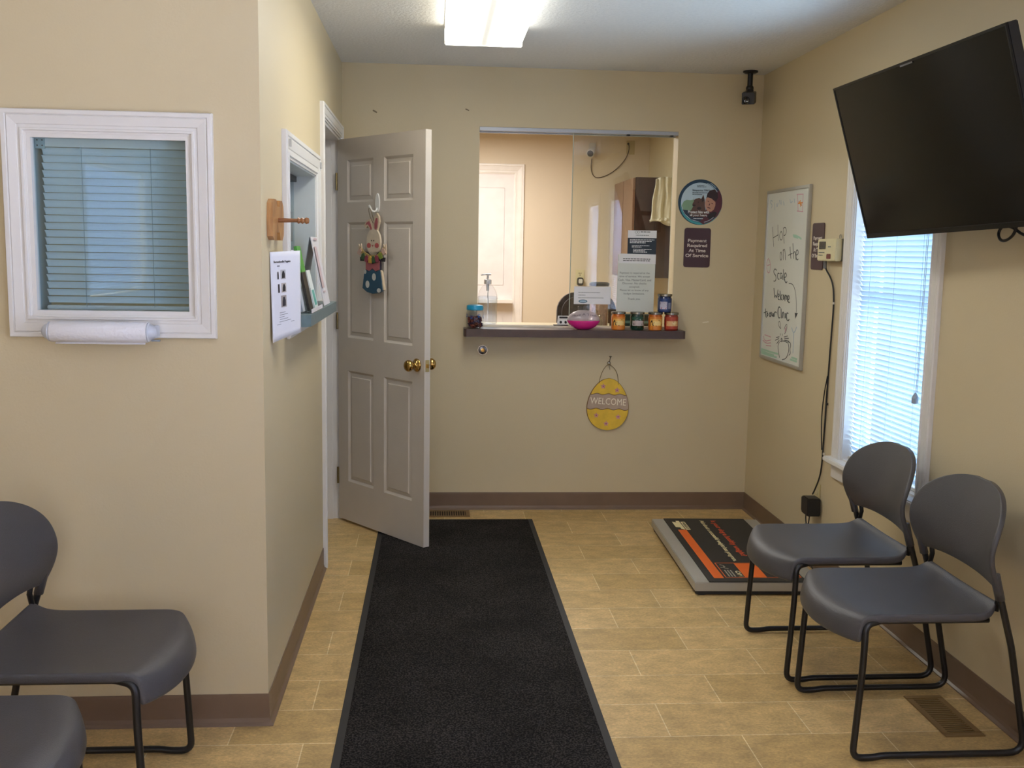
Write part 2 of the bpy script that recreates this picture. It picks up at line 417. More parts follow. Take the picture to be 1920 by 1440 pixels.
# moulded casing of the width w around an opening; frame axes: x right, y up, z out of the wall
def casing(bm, x0, x1, y0, y1, w_, t, sides='LRTB', T=None):
    T = T or (lambda p: p)
    prof = [(0, t*0.50), (w_*0.09, t*0.55), (w_*0.11, t*0.80), (w_*0.20, t*0.82), (w_*0.22, t*0.60), (w_*0.34, t*0.62), (w_*0.37, t*0.74), (w_*0.72, t*0.92), (w_*0.76, t*0.80), (w_*0.80, t*1.0), (w_*0.96, t), (w_, t*0.75)]
    def run(A, B, d, ma, mb):
        A, B, d = Vector(A), Vector(B), Vector(d); e = (B-A).normalized()
        r = []
        for P, s in ((A, -1), (B, 1)):
            mm = ma if s < 0 else mb
            row = [P + d*a + e*s*(a if mm else 0) for a, _ in prof]
            r.append([bm.verts.new(T(Vector((p.x, p.y, prof[i][1])))) for i, p in enumerate(row)] +
                     [bm.verts.new(T(Vector((row[-1].x, row[-1].y, 0)))), bm.verts.new(T(Vector((row[0].x, row[0].y, 0))))])
        n = len(r[0])
        for k in range(n): bm.faces.new((r[0][k], r[0][(k+1) % n], r[1][(k+1) % n], r[1][k]))
        bm.faces.new(r[0]); bm.faces.new(r[1][::-1])
    if 'T' in sides: run((x0, y1), (x1, y1), (0, 1), 'L' in sides, 'R' in sides)
    if 'B' in sides: run((x1, y0), (x0, y0), (0, -1), 'R' in sides, 'L' in sides)
    if 'L' in sides: run((x0, y0), (x0, y1), (-1, 0), 'B' in sides, 'T' in sides)
    if 'R' in sides: run((x1, y1), (x1, y0), (1, 0), 'T' in sides, 'B' in sides)
    bmesh.ops.recalc_face_normals(bm, faces=bm.faces[:])

def slats(bm, x0, x1, y0, y1, pitch, depth, ang, zc_, crown=0.0016):
    """horizontal slats in frame axes (x along, y up, z out), tilted by ang"""
    n = round((y1-y0)/pitch); pitch = (y1-y0)/n; K = 4
    for i in range(n):
        yc = y1-pitch*(i+0.5); rows = []
        for k in range(K+1):
            u = -0.5+k/K; a = u*depth; b = crown*(1-4*u*u)
            z = a*math.cos(ang)-b*math.sin(ang); y = a*math.sin(ang)+b*math.cos(ang)
            rows.append((bm.verts.new((x0, yc+y, zc_+z)), bm.verts.new((x1, yc+y, zc_+z))))
        for p, q in zip(rows, rows[1:]): bm.faces.new((p[0], p[1], q[1], q[0]))

def room_window(idx, ya, yb, za, zb, detail=True):
    """double hung window in the right wall; its blind hangs inside the reveal"""
    Fm = right_frame((ya+yb)/2, 0)
    hw = (yb-ya)/2
    bm = NB(); casing(bm, -hw, hw, za, zb, 0.082, 0.019, 'LRT')
    fr = struct('window_%d' % idx, bm, WHITE); fr.matrix_world = Fm
    bm = NB()                                        # jamb lining
    for a, b in ((-hw, -hw+0.006), (hw-0.006, hw)): box(bm, a, b, za, zb, -WT, 0.004)
    box(bm, -hw+0.006, hw-0.006, zb-0.006, zb, -WT, 0.004); box(bm, -hw+0.006, hw-0.006, za, za+0.01, -WT, 0.0)
    obj('jamb', bm, WHITE, fr)
    bm = NB(); box(bm, -hw-0.105, hw+0.105, za-0.022, za+0.002, -0.02, 0.048); obj('sill', bm, WHITE, fr, bev=0.005)
    bm = NB(); box(bm, -hw-0.082, hw+0.082, za-0.092, za-0.022, 0.0005, 0.016); obj('apron', bm, WHITE, fr, bev=0.004)
    bm = NB(); s = 0.04                              # sashes
    mid = (za+zb)/2
    for y0, y1, z in ((za+0.01, mid+0.02, -0.095), (mid-0.02, zb-0.006, -0.112)):
        for a, b, c, d in ((-hw+0.006, -hw+s, y0, y1), (hw-s, hw-0.006, y0, y1), (-hw+s, hw-s, y0, y0+s), (-hw+s, hw-s, y1-s, y1)):
            box(bm, a, b, c, d, z-0.008, z+0.008)
    obj('sash', bm, WHITE, fr)
    bm = NB(); box(bm, -hw+s, hw-s, za+0.05, mid, -0.097, -0.093); obj('pane', bm, GLASS, fr)
    bm = NB(); box(bm, -hw+s, hw-s, mid, zb-0.046, -0.114, -0.110); obj('pane', bm, GLASS, fr)
    return fr, Fm, hw
def blind(parent, hw, za, zb, ang, m_, zc_=-0.035, x0=None, x1=None, pitch=0.0215, depth=0.025, inset=0.008, wand=True):
    x0 = -hw+inset if x0 is None else x0; x1 = hw-inset if x1 is None else x1
    bm = NB(); slats(bm, x0, x1, za+0.03, zb-0.035, pitch, depth, ang, zc_)
    o = obj('slats', bm, m_, parent, smooth=True)
    bm = NB(); box(bm, x0, x1, zb-0.034, zb-0.008, zc_-0.014, zc_+0.014); obj('head_rail', bm, WHITE, parent)
    bm = NB(); box(bm, x0, x1, za+0.012, za+0.024, zc_-0.012, zc_+0.012); obj('bottom_rail', bm, WHITE, parent, bev=0.002)
    L_ = x1-x0
    for fx in (0.17, 0.5, 0.83) if L_ > 0.6 else (0.27, 0.73):
        for dz in (0.0135, -0.0135):
            bm = NB(); tube(bm, [(x0+L_*fx, za+0.02, zc_+dz), (x0+L_*fx, zb-0.03, zc_+dz)], 0.0008, 5); obj('ladder_cord', bm, CORD, parent)
fr, Fm, hw = room_window(1, *WIN[0])
b1 = thing('window_blind', 'white slatted blind in the right wall window behind the television', 'blind', M=Fm)
blind(b1, hw, WIN[0][2], WIN[0][3], math.radians(54), SLAT)
bm = NB(); tube(bm, [(0.27, 1.95, -0.012), (0.272, 1.2, -0.010), (0.27, 0.97, -0.010)], 0.0012, 6); tube(bm, [(0.284, 1.95, -0.012), (0.282, 1.3, -0.010), (0.279, 0.97, -0.010)], 0.0012, 6); obj('lift_cord', bm, CORD, b1)
bm = NB(); lathe(bm, [(0, 0.93), (0.012, 0.935), (0.013, 0.955), (0.008, 0.967), (0.003, 0.975), (0, 0.976)], (0.275, 0, -0.006), 12, T=lambda p: Vector((p.x, p.z, p.y-0.006)))
obj('cord_tassel', bm, mat('tassel_grey', '#8f959c', 0.6), b1)
for k in (1, 2):
    fr, Fm, hw = room_window(k+1, *WIN[k]); blind(fr, hw, WIN[k][2], WIN[k][3], math.radians(46), SLATF)
# window in the far left wall (seen only as a reflection)
Fm = hall_frame((LW[0]+LW[1])/2, 0, XW); hw = (LW[1]-LW[0])/2
bm = NB(); casing(bm, -hw, hw, LW[2], LW[3], 0.08, 0.02); fr = struct('window_4', bm, WHITE); fr.matrix_world = Fm
bm = NB(); box(bm, -hw, hw, LW[2], LW[3], -0.10, -0.096); obj('pane', bm, GLASS, fr)
blind(fr, hw, LW[2], LW[3], math.radians(46), SLATF)

# small window of the near left wall, with its own blind right behind the glass
Fm = frameM(((FW[0]+FW[1])/2, YF, 0), (1, 0, 0), (0, 0, 1)); hw = (FW[1]-FW[0])/2
bm = NB(); casing(bm, -hw, hw, FW[2], FW[3], 0.066, 0.021); fr = struct('window_5', bm, WHITE); fr.matrix_world = Fm
bm = NB()
for a, b, c, d in ((-hw, -hw+0.012, FW[2], FW[3]), (hw-0.012, hw, FW[2], FW[3]), (-hw+0.012, hw-0.012, FW[2], FW[2]+0.012), (-hw+0.012, hw-0.012, FW[3]-0.012, FW[3])): box(bm, a, b, c, d, -0.02, 0.008)
obj('stop', bm, WHITE, fr)
bm = NB()
for a, b, c, d in ((-hw, -hw+0.005, FW[2], FW[3]), (hw-0.005, hw, FW[2], FW[3]), (-hw+0.005, hw-0.005, FW[2], FW[2]+0.005), (-hw+0.005, hw-0.005, FW[3]-0.005, FW[3])): box(bm, a, b, c, d, -WT, -0.02)
obj('jamb', bm, mat('grey_jamb', '#8fa1a6', 0.5), fr)
bm = NB(); box(bm, -hw+0.004, hw-0.004, FW[2]+0.004, FW[3]-0.004, -0.014, -0.009); obj('pane', bm, GLASSG, fr)
b2 = thing('window_blind', 'nearly closed grey-blue blind behind the glass of the small left window', 'blind', M=Fm)
blind(b2, hw, FW[2], FW[3], math.radians(50), SLATC, zc_=-0.05, x0=-hw+0.022, x1=hw+0.0-0.008)
bm = NB(); box(bm, -hw+0.008, -hw+0.036, FW[3]-0.040, FW[3]-0.008, -0.038, -0.034)
obj('rail_bracket', bm, mat('bracket_grey', '#9fb0b3', 0.4), b2)
bm = NB()
for a in (0.015, 0.029):
    for b in (0.016, 0.031): prism(bm, ell(-hw+a, FW[3]-b, 0.0022, 0.0022, 8), -0.034, -0.0335)
obj('screw_hole', bm, BLACKP, b2)

# pass-through window of the hall wall, sliding glass at the back of the reveal
Fm = hall_frame(0, 0)
bm = NB(); casing(bm, PT[0], PT[1], 1.25, PT[3], 0.088, 0.020, 'LRT'); fr = struct('window_6', bm, WHITE); fr.matrix_world = Fm
bm = NB()
for a, b in ((PT[0], PT[0]+0.006), (PT[1]-0.006, PT[1])): box(bm, a, b, PT[2]+0.03, PT[3], -WT, 0.004)
box(bm, PT[0]+0.006, PT[1]-0.006, PT[3]-0.006, PT[3], -WT, 0.004)
obj('jamb', bm, mat('cool_white_trim', '#cfd6d6', 0.35), fr)
bm = NB(); box(bm, PT[0]+0.006, PT[1]-0.02, PT[3]-0.03, PT[3]-0.008, -0.10, -0.07); obj('track', bm, BLACKP, fr)
bm = NB(); box(bm, PT[0]+0.01, PT[1]-0.01, PT[2]+0.035, PT[3]-0.03, -0.088, -0.083); obj('pane', bm, GLASSG, fr)
bm = NB(); box(bm, 4.18, 4.30, 1.50, 1.62, -0.0828, -0.0808); o = obj('notice_sticker', bm, mat('sticker_grey', '#6d7376', 0.6), fr, bev=0)
bm = NB()
for y_ in (PT[0]-0.05, PT[1]+0.06): box(bm, y_, y_+0.012, PT[3]+0.035, PT[3]+0.06, 0.0195, 0.026)
obj('rod_bracket', bm, ALU, fr)
# its ledge: grey-green laminate
t = thing('ledge', 'grey-green laminate ledge under the pass-through window on the left wall', 'ledge')
bm = NB(); prism(bm, [(XL-0.115, 3.56), (XL-0.0, 3.56), (XL, 3.50), (XL+0.055, 3.50), (XL+0.083, 3.53), (XL+0.083, 4.44), (XL, 4.44), (XL, 4.365), (XL-0.115, 4.365)], 1.206, 1.247)
obj('ledge_board', bm, mat('green_laminate', '#66777a', 0.4, vary=0.1, vscale=40), t, bev=0.002)
bm = NB(); box(bm, XL+0.001, XL+0.018, 3.50, 4.42, 1.165, 1.205); obj('apron', bm, WHITE, t, bev=0.004)

# door casing and jamb in the hall wall
bm = NB(); casing(bm, DR[0], DR[1], 0.0, DR[3], 0.068, 0.020, 'LRT'); dc = struct('trim_1', bm, WHITE); dc.matrix_world = Fm
bm = NB()
for a, b in ((DR[0], DR[0]+0.012), (DR[1]-0.012, DR[1])): box(bm, a, b, 0, DR[3], -WT-0.01, 0.003)
box(bm, DR[0]+0.012, DR[1]-0.012, DR[3]-0.012, DR[3], -WT-0.01, 0.003)
for a, b in ((DR[0]+0.012, DR[0]+0.024), (DR[1]-0.024, DR[1]-0.012)): box(bm, a, b, 0, DR[3]-0.012, -0.075, -0.04)
obj('jamb', bm, WHITE, dc)

# the open six panel door
DW, DH, DT = 0.748, 2.035, 0.035
hp = Vector((-0.512, 5.460, 0)); fp = Vector((-0.047, 4.874, 0)); dd = (fp-hp).normalized()
DF = frameM(hp, dd, (0, 0, 1))                       # x towards the free edge, y up, z towards the hall
def door_leaf(bm):
    xs = [0, 0.090, 0.323, 0.415, 0.652, DW]; ys = [0.015, 0.232, 0.832, 1.008, 1.608, 1.710, 1.926, DH]
    for side in (0, 1):
        zf = lambda d: (-d if side == 0 else -DT+d)
        for i in range(5):
            for j in range(7):
                x0, x1, y0, y1 = xs[i], xs[i+1], ys[j], ys[j+1]
                if i in (1, 3) and j in (1, 3, 5):
                    rings = []
                    for ins, dep in ((0, 0), (0.004, 0.003), (0.012, 0.009), (0.030, 0.006), (0.034, 0.002)):
                        rings.append([bm.verts.new((x, y, zf(dep))) for x, y in ((x0+ins, y0+ins), (x1-ins, y0+ins), (x1-ins, y1-ins), (x0+ins, y1-ins))])
                    for A, B in zip(rings, rings[1:]):
                        for k in range(4): bm.faces.new((A[k], A[(k+1) % 4], B[(k+1) % 4], B[k]))
                    bm.faces.new(rings[-1])
                else: bm.faces.new([bm.verts.new((x, y, zf(0))) for x, y in ((x0, y0), (x1, y0), (x1, y1), (x0, y1))])
    bmesh.ops.remove_doubles(bm, verts=bm.verts[:], dist=1e-5)
    for a, b in (((0, 0.015), (DW, 0.015)), ((DW, 0.015), (DW, DH)), ((DW, DH), (0, DH)), ((0, DH), (0, 0.015))):
        bm.faces.new([bm.verts.new(v) for v in ((a[0], a[1], 0), (b[0], b[1], 0), (b[0], b[1], -DT), (a[0], a[1], -DT))])
    bmesh.ops.remove_doubles(bm, verts=bm.verts[:], dist=1e-5); bmesh.ops.recalc_face_normals(bm, faces=bm.faces[:])
bm = NB(); door_leaf(bm); door = struct('door_1', bm, DOORW); door.matrix_world = DF
for s in (1, -1):
    kz = 0.0 if s == 1 else -DT
    prof = [(0.032, 0.0), (0.033, 0.004), (0.028, 0.009), (0.013, 0.013), (0.011, 0.022), (0.012, 0.030), (0.022, 0.036), (0.028, 0.046), (0.029, 0.055), (0.024, 0.064), (0.012, 0.069), (0, 0.070)]
    bm = NB(); lathe(bm, [(r, z) for r, z in prof], (0.690, 0, 0), 28, T=lambda p, s=s, kz=kz: Vector((p.x, 0.917+p.y, kz+s*p.z)))
    bmesh.ops.recalc_face_normals(bm, faces=bm.faces[:])
    obj('door_knob', bm, BRASS, door, smooth=True)
bm = NB(); box(bm, DW, DW+0.0012, 0.888, 0.946, -DT+0.006, -0.006); lp = obj('latch_plate', bm, mat('latch_brass', '#b9a06a', 0.3, metal=0.9), door)
bm = NB(); box(bm, DW+0.001, DW+0.010, 0.908, 0.926, -DT+0.012, -0.012); obj('latch_bolt', bm, BRASS, lp)
for z in (0.25, 1.09, 1.82):
    bm = NB(); tube(bm, [(-0.004, z-0.045, 0.004), (-0.004, z+0.045, 0.004)], 0.006, 8); obj('hinge', bm, mat('dull_brass', '#7a6a45', 0.4, metal=0.8), door)

# reception opening in the back wall: top track, side jamb and white sill with sliding tracks
bm = NB(); box(bm, OP[0]+0.001, OP[1]-0.001, YB+0.001, YB+0.045, OP[3]-0.020, OP[3]-0.001); box(bm, OP[0]+0.001, OP[1]-0.001, YB+0.05, YB+0.08, OP[3]-0.026, OP[3]-0.001)
tr = struct('window_7', bm, mat('grey_track', '#a7aab2', 0.4, metal=0.3))
bm = NB(); box(bm, OP[1]-0.014, OP[1]-0.002, 1.06, OP[3]-0.02, YB+0.004, YB+0.055); box(bm, OP[1]-0.026, OP[1]-0.020, 1.06, OP[3]-0.02, YB+0.004, YB+0.055)
obj('side_track', bm, mat('cream_trim', '#e6dcc4', 0.45), tr)
bm = NB()
box(bm, OP[0]+0.001, OP[1]-0.001, YB+0.030, YB+WT+0.02, 1.004, 1.050)
for y in (0.036, 0.060, 0.084): box(bm, OP[0]+0.001, OP[1]-0.001, YB+y, YB+y+0.005, 1.050, 1.058)
obj('sill', bm, mat('sill_white', '#dcd2c2', 0.4), tr)
for x in (1.066, OP[1]-0.035):
    bm = NB(); box(bm, x-0.008, x+0.008, YB+0.010, YB+0.030, OP[3]-0.028, OP[3]-0.019); obj('track_stop', bm, BLACKP, tr)
bm = NB(); box(bm, 0.762, OP[1]-0.016, YB+0.034, YB+0.039, 1.056, OP[3]-0.016); gp = obj('pane', bm, SLIDE, tr)
bm = NB(); box(bm, 0.760, 0.764, YB+0.033, YB+0.040, 1.056, OP[3]-0.016); obj('pane_edge', bm, mat('glass_edge', '#b8c4b8', 0.3, trans=0.3), gp)

# far wall of the office: white door with a shelf ledge
Fo = back_frame(0, 0, YO)
bm = NB(); casing(bm, -0.10, 0.665, 0, 2.115, 0.085, 0.022, 'LRT'); o2 = struct('trim_2', bm, mat('warm_white_trim', '#ece3da', 0.4)); o2.matrix_world = Fo
bm = NB(); box(bm, -0.10, 0.665, 0.01, 2.115, -0.002, 0.006)
d2 = struct('door_2', bm, mat('office_door_paint', '#e9e0dc', 0.45)); d2.matrix_world = Fo
bm = NB(); box(bm, -0.08, 0.66, 1.028, 1.062, 0.006, 0.10); obj('door_shelf', bm, mat('warm_white_trim', '#ece3da', 0.4), d2, bev=0.004)
bm = NB(); box(bm, 0.02, 0.585, 0.15, 0.93, 0.0065, 0.009); box(bm, 0.02, 0.585, 1.18, 2.0, 0.0065, 0.009); obj('door_panel', bm, mat('office_door_paint', '#e9e0dc', 0.45), d2, bev=0.002)

# counter shelf of the reception opening
t = thing('counter_shelf', 'dark brown laminate counter shelf under the reception window', 'shelf')
bm = NB(); prism(bm, [(0.175, 5.550), (1.384, 5.550), (1.394, 5.553), (1.398, 5.562), (1.398, YB-0.001), (OP[1]-0.002, YB-0.001), (OP[1]-0.002, YB+0.029), (OP[0]+0.002, YB+0.029), (OP[0]+0.002, YB-0.001), (0.161, YB-0.001), (0.161, 5.562), (0.165, 5.553)], 1.004, 1.047)
obj('shelf_board', bm, mat('brown_laminate', '#4a3731', 0.38, vary=0.12, vscale=30), t, bev=0.002)
bm = NB(); box(bm, 0.175, 1.385, YB-0.035, YB-0.001, 0.984, 1.003); obj('cleat', bm, WALL, t)
# inner counter of the office
t = thing('office_counter', 'pale office counter behind the reception window sill', 'counter')
bm = NB(); box(bm, -0.5, 1.80, YB+WT+0.025, 6.35, 0.995, 1.030); obj('worktop', bm, mat('pale_laminate', '#c9b998', 0.4), t, bev=0.003)
bm = NB(); box(bm, -0.45, 1.78, YB+WT+0.04, 5.90, 0.0, 0.995); obj('panel', bm, mat('pale_panel', '#b5a486', 0.6), t)

# floor registers
def register(label, x0, x1, y0, y1, long_y):
    t = thing('floor_register', label, 'vent', ((x0+x1)/2, (y0+y1)/2, 0)); hx, hy = (x1-x0)/2, (y1-y0)/2
    bm = NB(); e = 0.022
    for a, b, c, d in ((-hx, hx, -hy, -hy+e), (-hx, hx, hy-e, hy), (-hx, -hx+e, -hy+e, hy-e), (hx-e, hx, -hy+e, hy-e)): box(bm, a, b, c, d, 0.0005, 0.005)
    obj('frame', bm, BRONZE, t, bev=0.0015)
    bm = NB(); box(bm, -hx+e, hx-e, -hy+e, hy-e, 0.0006, 0.0012); obj('duct_shade', bm, mat('duct_shade_brown', '#241c15', 0.8), t)  # dark sheet under the grille, its colour standing in for the duct's shade
    bm = NB(); L_ = hy-e if long_y else hx-e; n = int(2*L_/0.0125)
    for i in range(n):
        u = -L_+(i+0.5)*2*L_/n
        if long_y: box(bm, -hx+e, hx-e, u-0.0030, u+0.0030, 0.0015, 0.004)
        else: box(bm, u-0.0030, u+0.0030, -hy+e, hy-e, 0.0015, 0.004)
    obj('grille', bm, BRONZE, t)
register('bronze floor register between the right chairs and the wall', 1.594, 1.724, 2.868, 3.158, True)
register('bronze floor register against the back wall beside the open door', -0.10, 0.205, 5.500, 5.645, False)

# ------------------------------------------------------------------ ceiling light
t = thing('ceiling_light', 'lit white box-shaped fluorescent fixture on the ceiling', 'light', (0.209, 4.065, ZC))
LX, LY, LH = 0.173, 0.61, 0.085
bm = NB(); box(bm, -LX, LX, -LY, LY, -0.012, -0.0005); obj('pan', bm, WHITE, t, bev=0.003)
for s in (-1, 1):
    bm = NB(); y = s*LY; box(bm, -LX, LX, min(y, y-s*0.012), max(y, y-s*0.012), -LH-0.003, -0.012); obj('end_cap', bm, emit('lens_end', (1.0, 0.97, 0.84), 0.45), t, bev=0.004)
def lens_mat():
    M = emit('diffuser', (1, 1, 1), 1.0); nt = M.node_tree; N = nt.nodes; L = nt.links; b = N['Principled BSDF']
    tc = N.new('ShaderNodeTexCoord'); sp = N.new('ShaderNodeSeparateXYZ'); L.new(tc.outputs['Object'], sp.inputs[0])
    # two tubes behind the lens: the middle between them is dimmer
    ab = N.new('ShaderNodeMath'); ab.operation = 'ABSOLUTE'; L.new(sp.outputs['X'], ab.inputs[0])
    cr = N.new('ShaderNodeMapRange'); cr.interpolation_type = 'SMOOTHSTEP'; cr.inputs[1].default_value = 0.006; cr.inputs[2].default_value = 0.075; cr.inputs[3].default_value = 0.42; cr.inputs[4].default_value = 11.0
    L.new(ab.outputs[0], cr.inputs[0])
    # the upright sides of the lens are further from the tubes
    c2 = N.new('ShaderNodeMapRange'); c2.inputs[1].default_value = 0.150; c2.inputs[2].default_value = 0.168; c2.inputs[3].default_value = 1.0; c2.inputs[4].default_value = 0.28
    L.new(ab.outputs[0], c2.inputs[0]); mm = N.new('ShaderNodeMath'); mm.operation = 'MULTIPLY'
    L.new(cr.outputs[0], mm.inputs[0]); L.new(c2.outputs[0], mm.inputs[1]); L.new(mm.outputs[0], b.inputs['Emission Strength'])
    b.inputs['Emission Color'].default_value = (1.0, 0.965, 0.84, 1)
    return M
bm = NB()
pr = [(-LX+0.001, -0.012), (-LX+0.001, -LH+0.02), (-LX+0.006, -LH+0.006), (-LX+0.02, -LH), (LX-0.02, -LH), (LX-0.006, -LH+0.006), (LX-0.001, -LH+0.02), (LX-0.001, -0.012)]
A = [bm.verts.new((x, -LY+0.012, z)) for x, z in pr]; B = [bm.verts.new((x, LY-0.012, z)) for x, z in pr]
for k in range(len(pr)-1): bm.faces.new((A[k], A[k+1], B[k+1], B[k]))
bmesh.ops.recalc_face_normals(bm, faces=bm.faces[:])
obj('diffuser', bm, lens_mat(), t, smooth='auto')
# frames round the office lamp and the added reception fill light
for x, y, a, b, lab in ((0.3, 7.3, 0.25, 0.6, 'white ceiling fixture of the office behind the counter'), (-1.5, 4.6, 0.4, 0.2, 'white frame added round the fill light behind the left window')):
    bm = NB()
    for p, q, r, s in ((-a-0.03, -a, -b-0.03, b+0.03), (a, a+0.03, -b-0.03, b+0.03), (-a, a, -b-0.03, -b), (-a, a, b, b+0.03)): box(bm, p, q, r, s, -0.05, -0.0005)
    o = obj('ceiling_light', bm, WHITE); o.location = (x, y, ZC); tag(o, lab, 'light')

# ------------------------------------------------------------------ chairs
def make_chair(label):
    t = thing('stacking_chair', label, 'chair', group='grey plastic sled base chairs')
    # seat shell: columns across (v), rows from the rear lip over the waterfall front
    prof = [(0.168, 0.476), (0.155, 0.464), (0.130, 0.451), (0.06, 0.442), (-0.03, 0.438), (-0.12, 0.440), (-0.185, 0.446), (-0.225, 0.446), (-0.252, 0.436), (-0.268, 0.415), (-0.274, 0.385), (-0.276, 0.362)]
    vs = [-1.012, -1.0, -0.96, -0.8, -0.55, -0.28, 0, 0.28, 0.55, 0.8, 0.96, 1.0, 1.012]
    bm = NB(); G = []
    for i, (x, z) in enumerate(prof):
        row = []
        for v in vs:
            a = min(1, abs(v)); hw = 0.225
            if i == 0: hw = 0.205
            elif i == 1: hw = 0.218
            fx = max(0, (-0.08-x)/0.19); fx = min(1, fx)
            X = x - 0.050*(1-a*a)*fx
            Z = z - 0.006*(1-a*a)
            if 2 <= i <= 7: Z += (0.4465-z)*a**3
            if i < 3: X -= 0.008*a**3; Z += (0.002 if i == 0 else 0.001)*a**3
            if i > 8: X += 0.012*a**6
            if abs(v) > 1: Z -= 0.027 if i < 9 else 0.0; X += 0.012 if i >= 9 else 0; X += (0.008 if i == 8 else 0)
            row.append(bm.verts.new((X, (v if abs(v) <= 1 else math.copysign(1.004, v))*hw, Z)))
        G.append(row)
    for a, b in zip(G, G[1:]):
        for k in range(len(vs)-1): bm.faces.new((a[k], b[k], b[k+1], a[k+1]))
    bmesh.ops.recalc_face_normals(bm, faces=bm.faces[:])
    if sum(f.normal.z for f in bm.faces) < 0: bmesh.ops.reverse_faces(bm, faces=bm.faces[:])
    s = obj('seat', bm, CHAIRP, t, smooth=True)
    md = s.modifiers.new('thick', 'SOLIDIFY'); md.thickness = 0.011; md.offset = -1
    md = s.modifiers.new('soft', 'SUBSURF'); md.levels = 2; md.render_levels = 2
    # backrest shell
    def xc(z): 
        pts = [(0.50, 0.160), (0.55, 0.146), (0.60, 0.143), (0.66, 0.155), (0.72, 0.175), (0.78, 0.197), (0.82, 0.212)]
        for (a, p), (b, q) in zip(pts, pts[1:]):
            if z <= b: return p+(q-p)*(z-a)/(b-a)
        return pts[-1][1]
    def hwid(z):
        if z < 0.65: return 0.246+0.008*math.sin(min(1, (z-0.50)/0.15)*PI/2)
        q = (z-0.65)/(0.803-0.65); return 0.254*max(0.0, 1-q**2.6)**(1/2.1)
    zs = [0.512, 0.528, 0.555, 0.60, 0.64, 0.68, 0.71, 0.735, 0.758, 0.777, 0.790, 0.798, 0.8023]
    us = [-1, -0.94, -0.8, -0.55, -0.28, 0, 0.28, 0.55, 0.8, 0.94, 1]
    bm = NB(); G = []
    for i, z in enumerate(zs):
        row = []; h = max(hwid(z), 0.03)
        for u in us:
            y = u*h; k = (y/0.254)**2
            Z = z + (0.018*(1-min(1, abs(y)/0.235)**2.6) if i < 2 else (0.008*(1-min(1, k)) if i == 2 else 0))
            row.append(bm.verts.new((xc(z)-0.055*k*min(1.0, 0.30+max(0.0, z-0.51)/0.12*0.70), y, Z)))
        G.append(row)
    for a, b in zip(G, G[1:]):
        for k in range(len(us)-1): bm.faces.new((a[k], b[k], b[k+1], a[k+1]))
    bmesh.ops.recalc_face_normals(bm, faces=bm.faces[:])
    if sum(f.normal.x for f in bm.faces) > 0: bmesh.ops.reverse_faces(bm, faces=bm.faces[:])
    s = obj('backrest', bm, CHAIRP, t, smooth=True)
    md = s.modifiers.new('thick', 'SOLIDIFY'); md.thickness = 0.017; md.offset = -1
    md = s.modifiers.new('soft', 'SUBSURF'); md.levels = 2; md.render_levels = 2
    # sled frames: rear post, floor rail with a small joggle, front leg, bearer under the seat
    for sg in (-1, 1):
        y = 0.2325*sg
        P = [(0.138, y, 0.560), (0.151, y, 0.505), (0.200, y, 0.345), (0.268, y, 0.0165), (-0.170, y, 0.0165), (-0.200, y, 0.0115), (-0.262, y, 0.0115), (-0.247, y, 0.30), (-0.243, y*0.97, 0.417), (-0.19, y*0.90, 0.4235), (0.135, y*0.90, 0.4235)]
        bm = NB(); tube(bm, fillet(P, [0, 0.03, 0.03, 0.055, 0.02, 0.02, 0.045, 0.05, 0.025, 0.01, 0]), 0.0100, 12)
        obj('sled_frame', bm, BLACKM, t, smooth=True)
        bm = NB(); tube(bm, [(0.153, y*0.83, 0.552), (0.166, y*0.87, 0.50), (0.158, y*0.89, 0.448)], 0.01, 10, flat=(0.008, 0.008))
        obj('back_bar', bm, BLACKM, t, smooth=True)
        bm = NB(); tube(bm, fillet([(0.133, y*0.985, 0.568), (0.139, y*1.0, 0.540), (0.153, y, 0.492)], 0.01), 0.0155, 14, flat=(0.0130, 0.0165))
        obj('back_sleeve', bm, BLACKP if sg > 9 else CHAIRP, t, smooth=True)
    for x in (-0.15, 0.12):
        bm = NB(); tube(bm, [(x, -0.206, 0.421), (x, 0.206, 0.421)], 0.006, 8); obj('cross_bar', bm, BLACKM, t, smooth=True)
    return t
ch = make_chair('grey plastic chair at the right wall, nearer the camera, beside the floor register')
ch.location = (1.500, 2.968, 0)
def more_chair(x, y, rz, label):
    c = copy_tree(ch); c.location = (x, y, 0); c.rotation_euler = (0, 0, rz); c['label'] = label; return c
more_chair(1.492, 3.518, 0.0, 'grey plastic chair in front of the right wall window, beside the floor scale')
more_chair(-0.962, 2.632, PI, 'grey plastic chair under the small left window, nearer the wall')
more_chair(-1.075, 2.075, PI, 'grey plastic chair cut off at the lower left corner of the photo')

# ------------------------------------------------------------------ runner mat
t = thing('floor_mat', 'long black carpet runner with a rubber edge leading to the reception window', 'mat')
bm = NB(); box(bm, -0.288, 0.548, 2.2, 5.447, 0.0004, 0.004); obj('rubber_edge', bm, RUBBER, t, bev=0.002)
bm = NB(); box(bm, -0.262, 0.522, 2.22, 5.42, 0.0042, 0.0105); obj('carpet', bm, CARPET, t, bev=0.003)

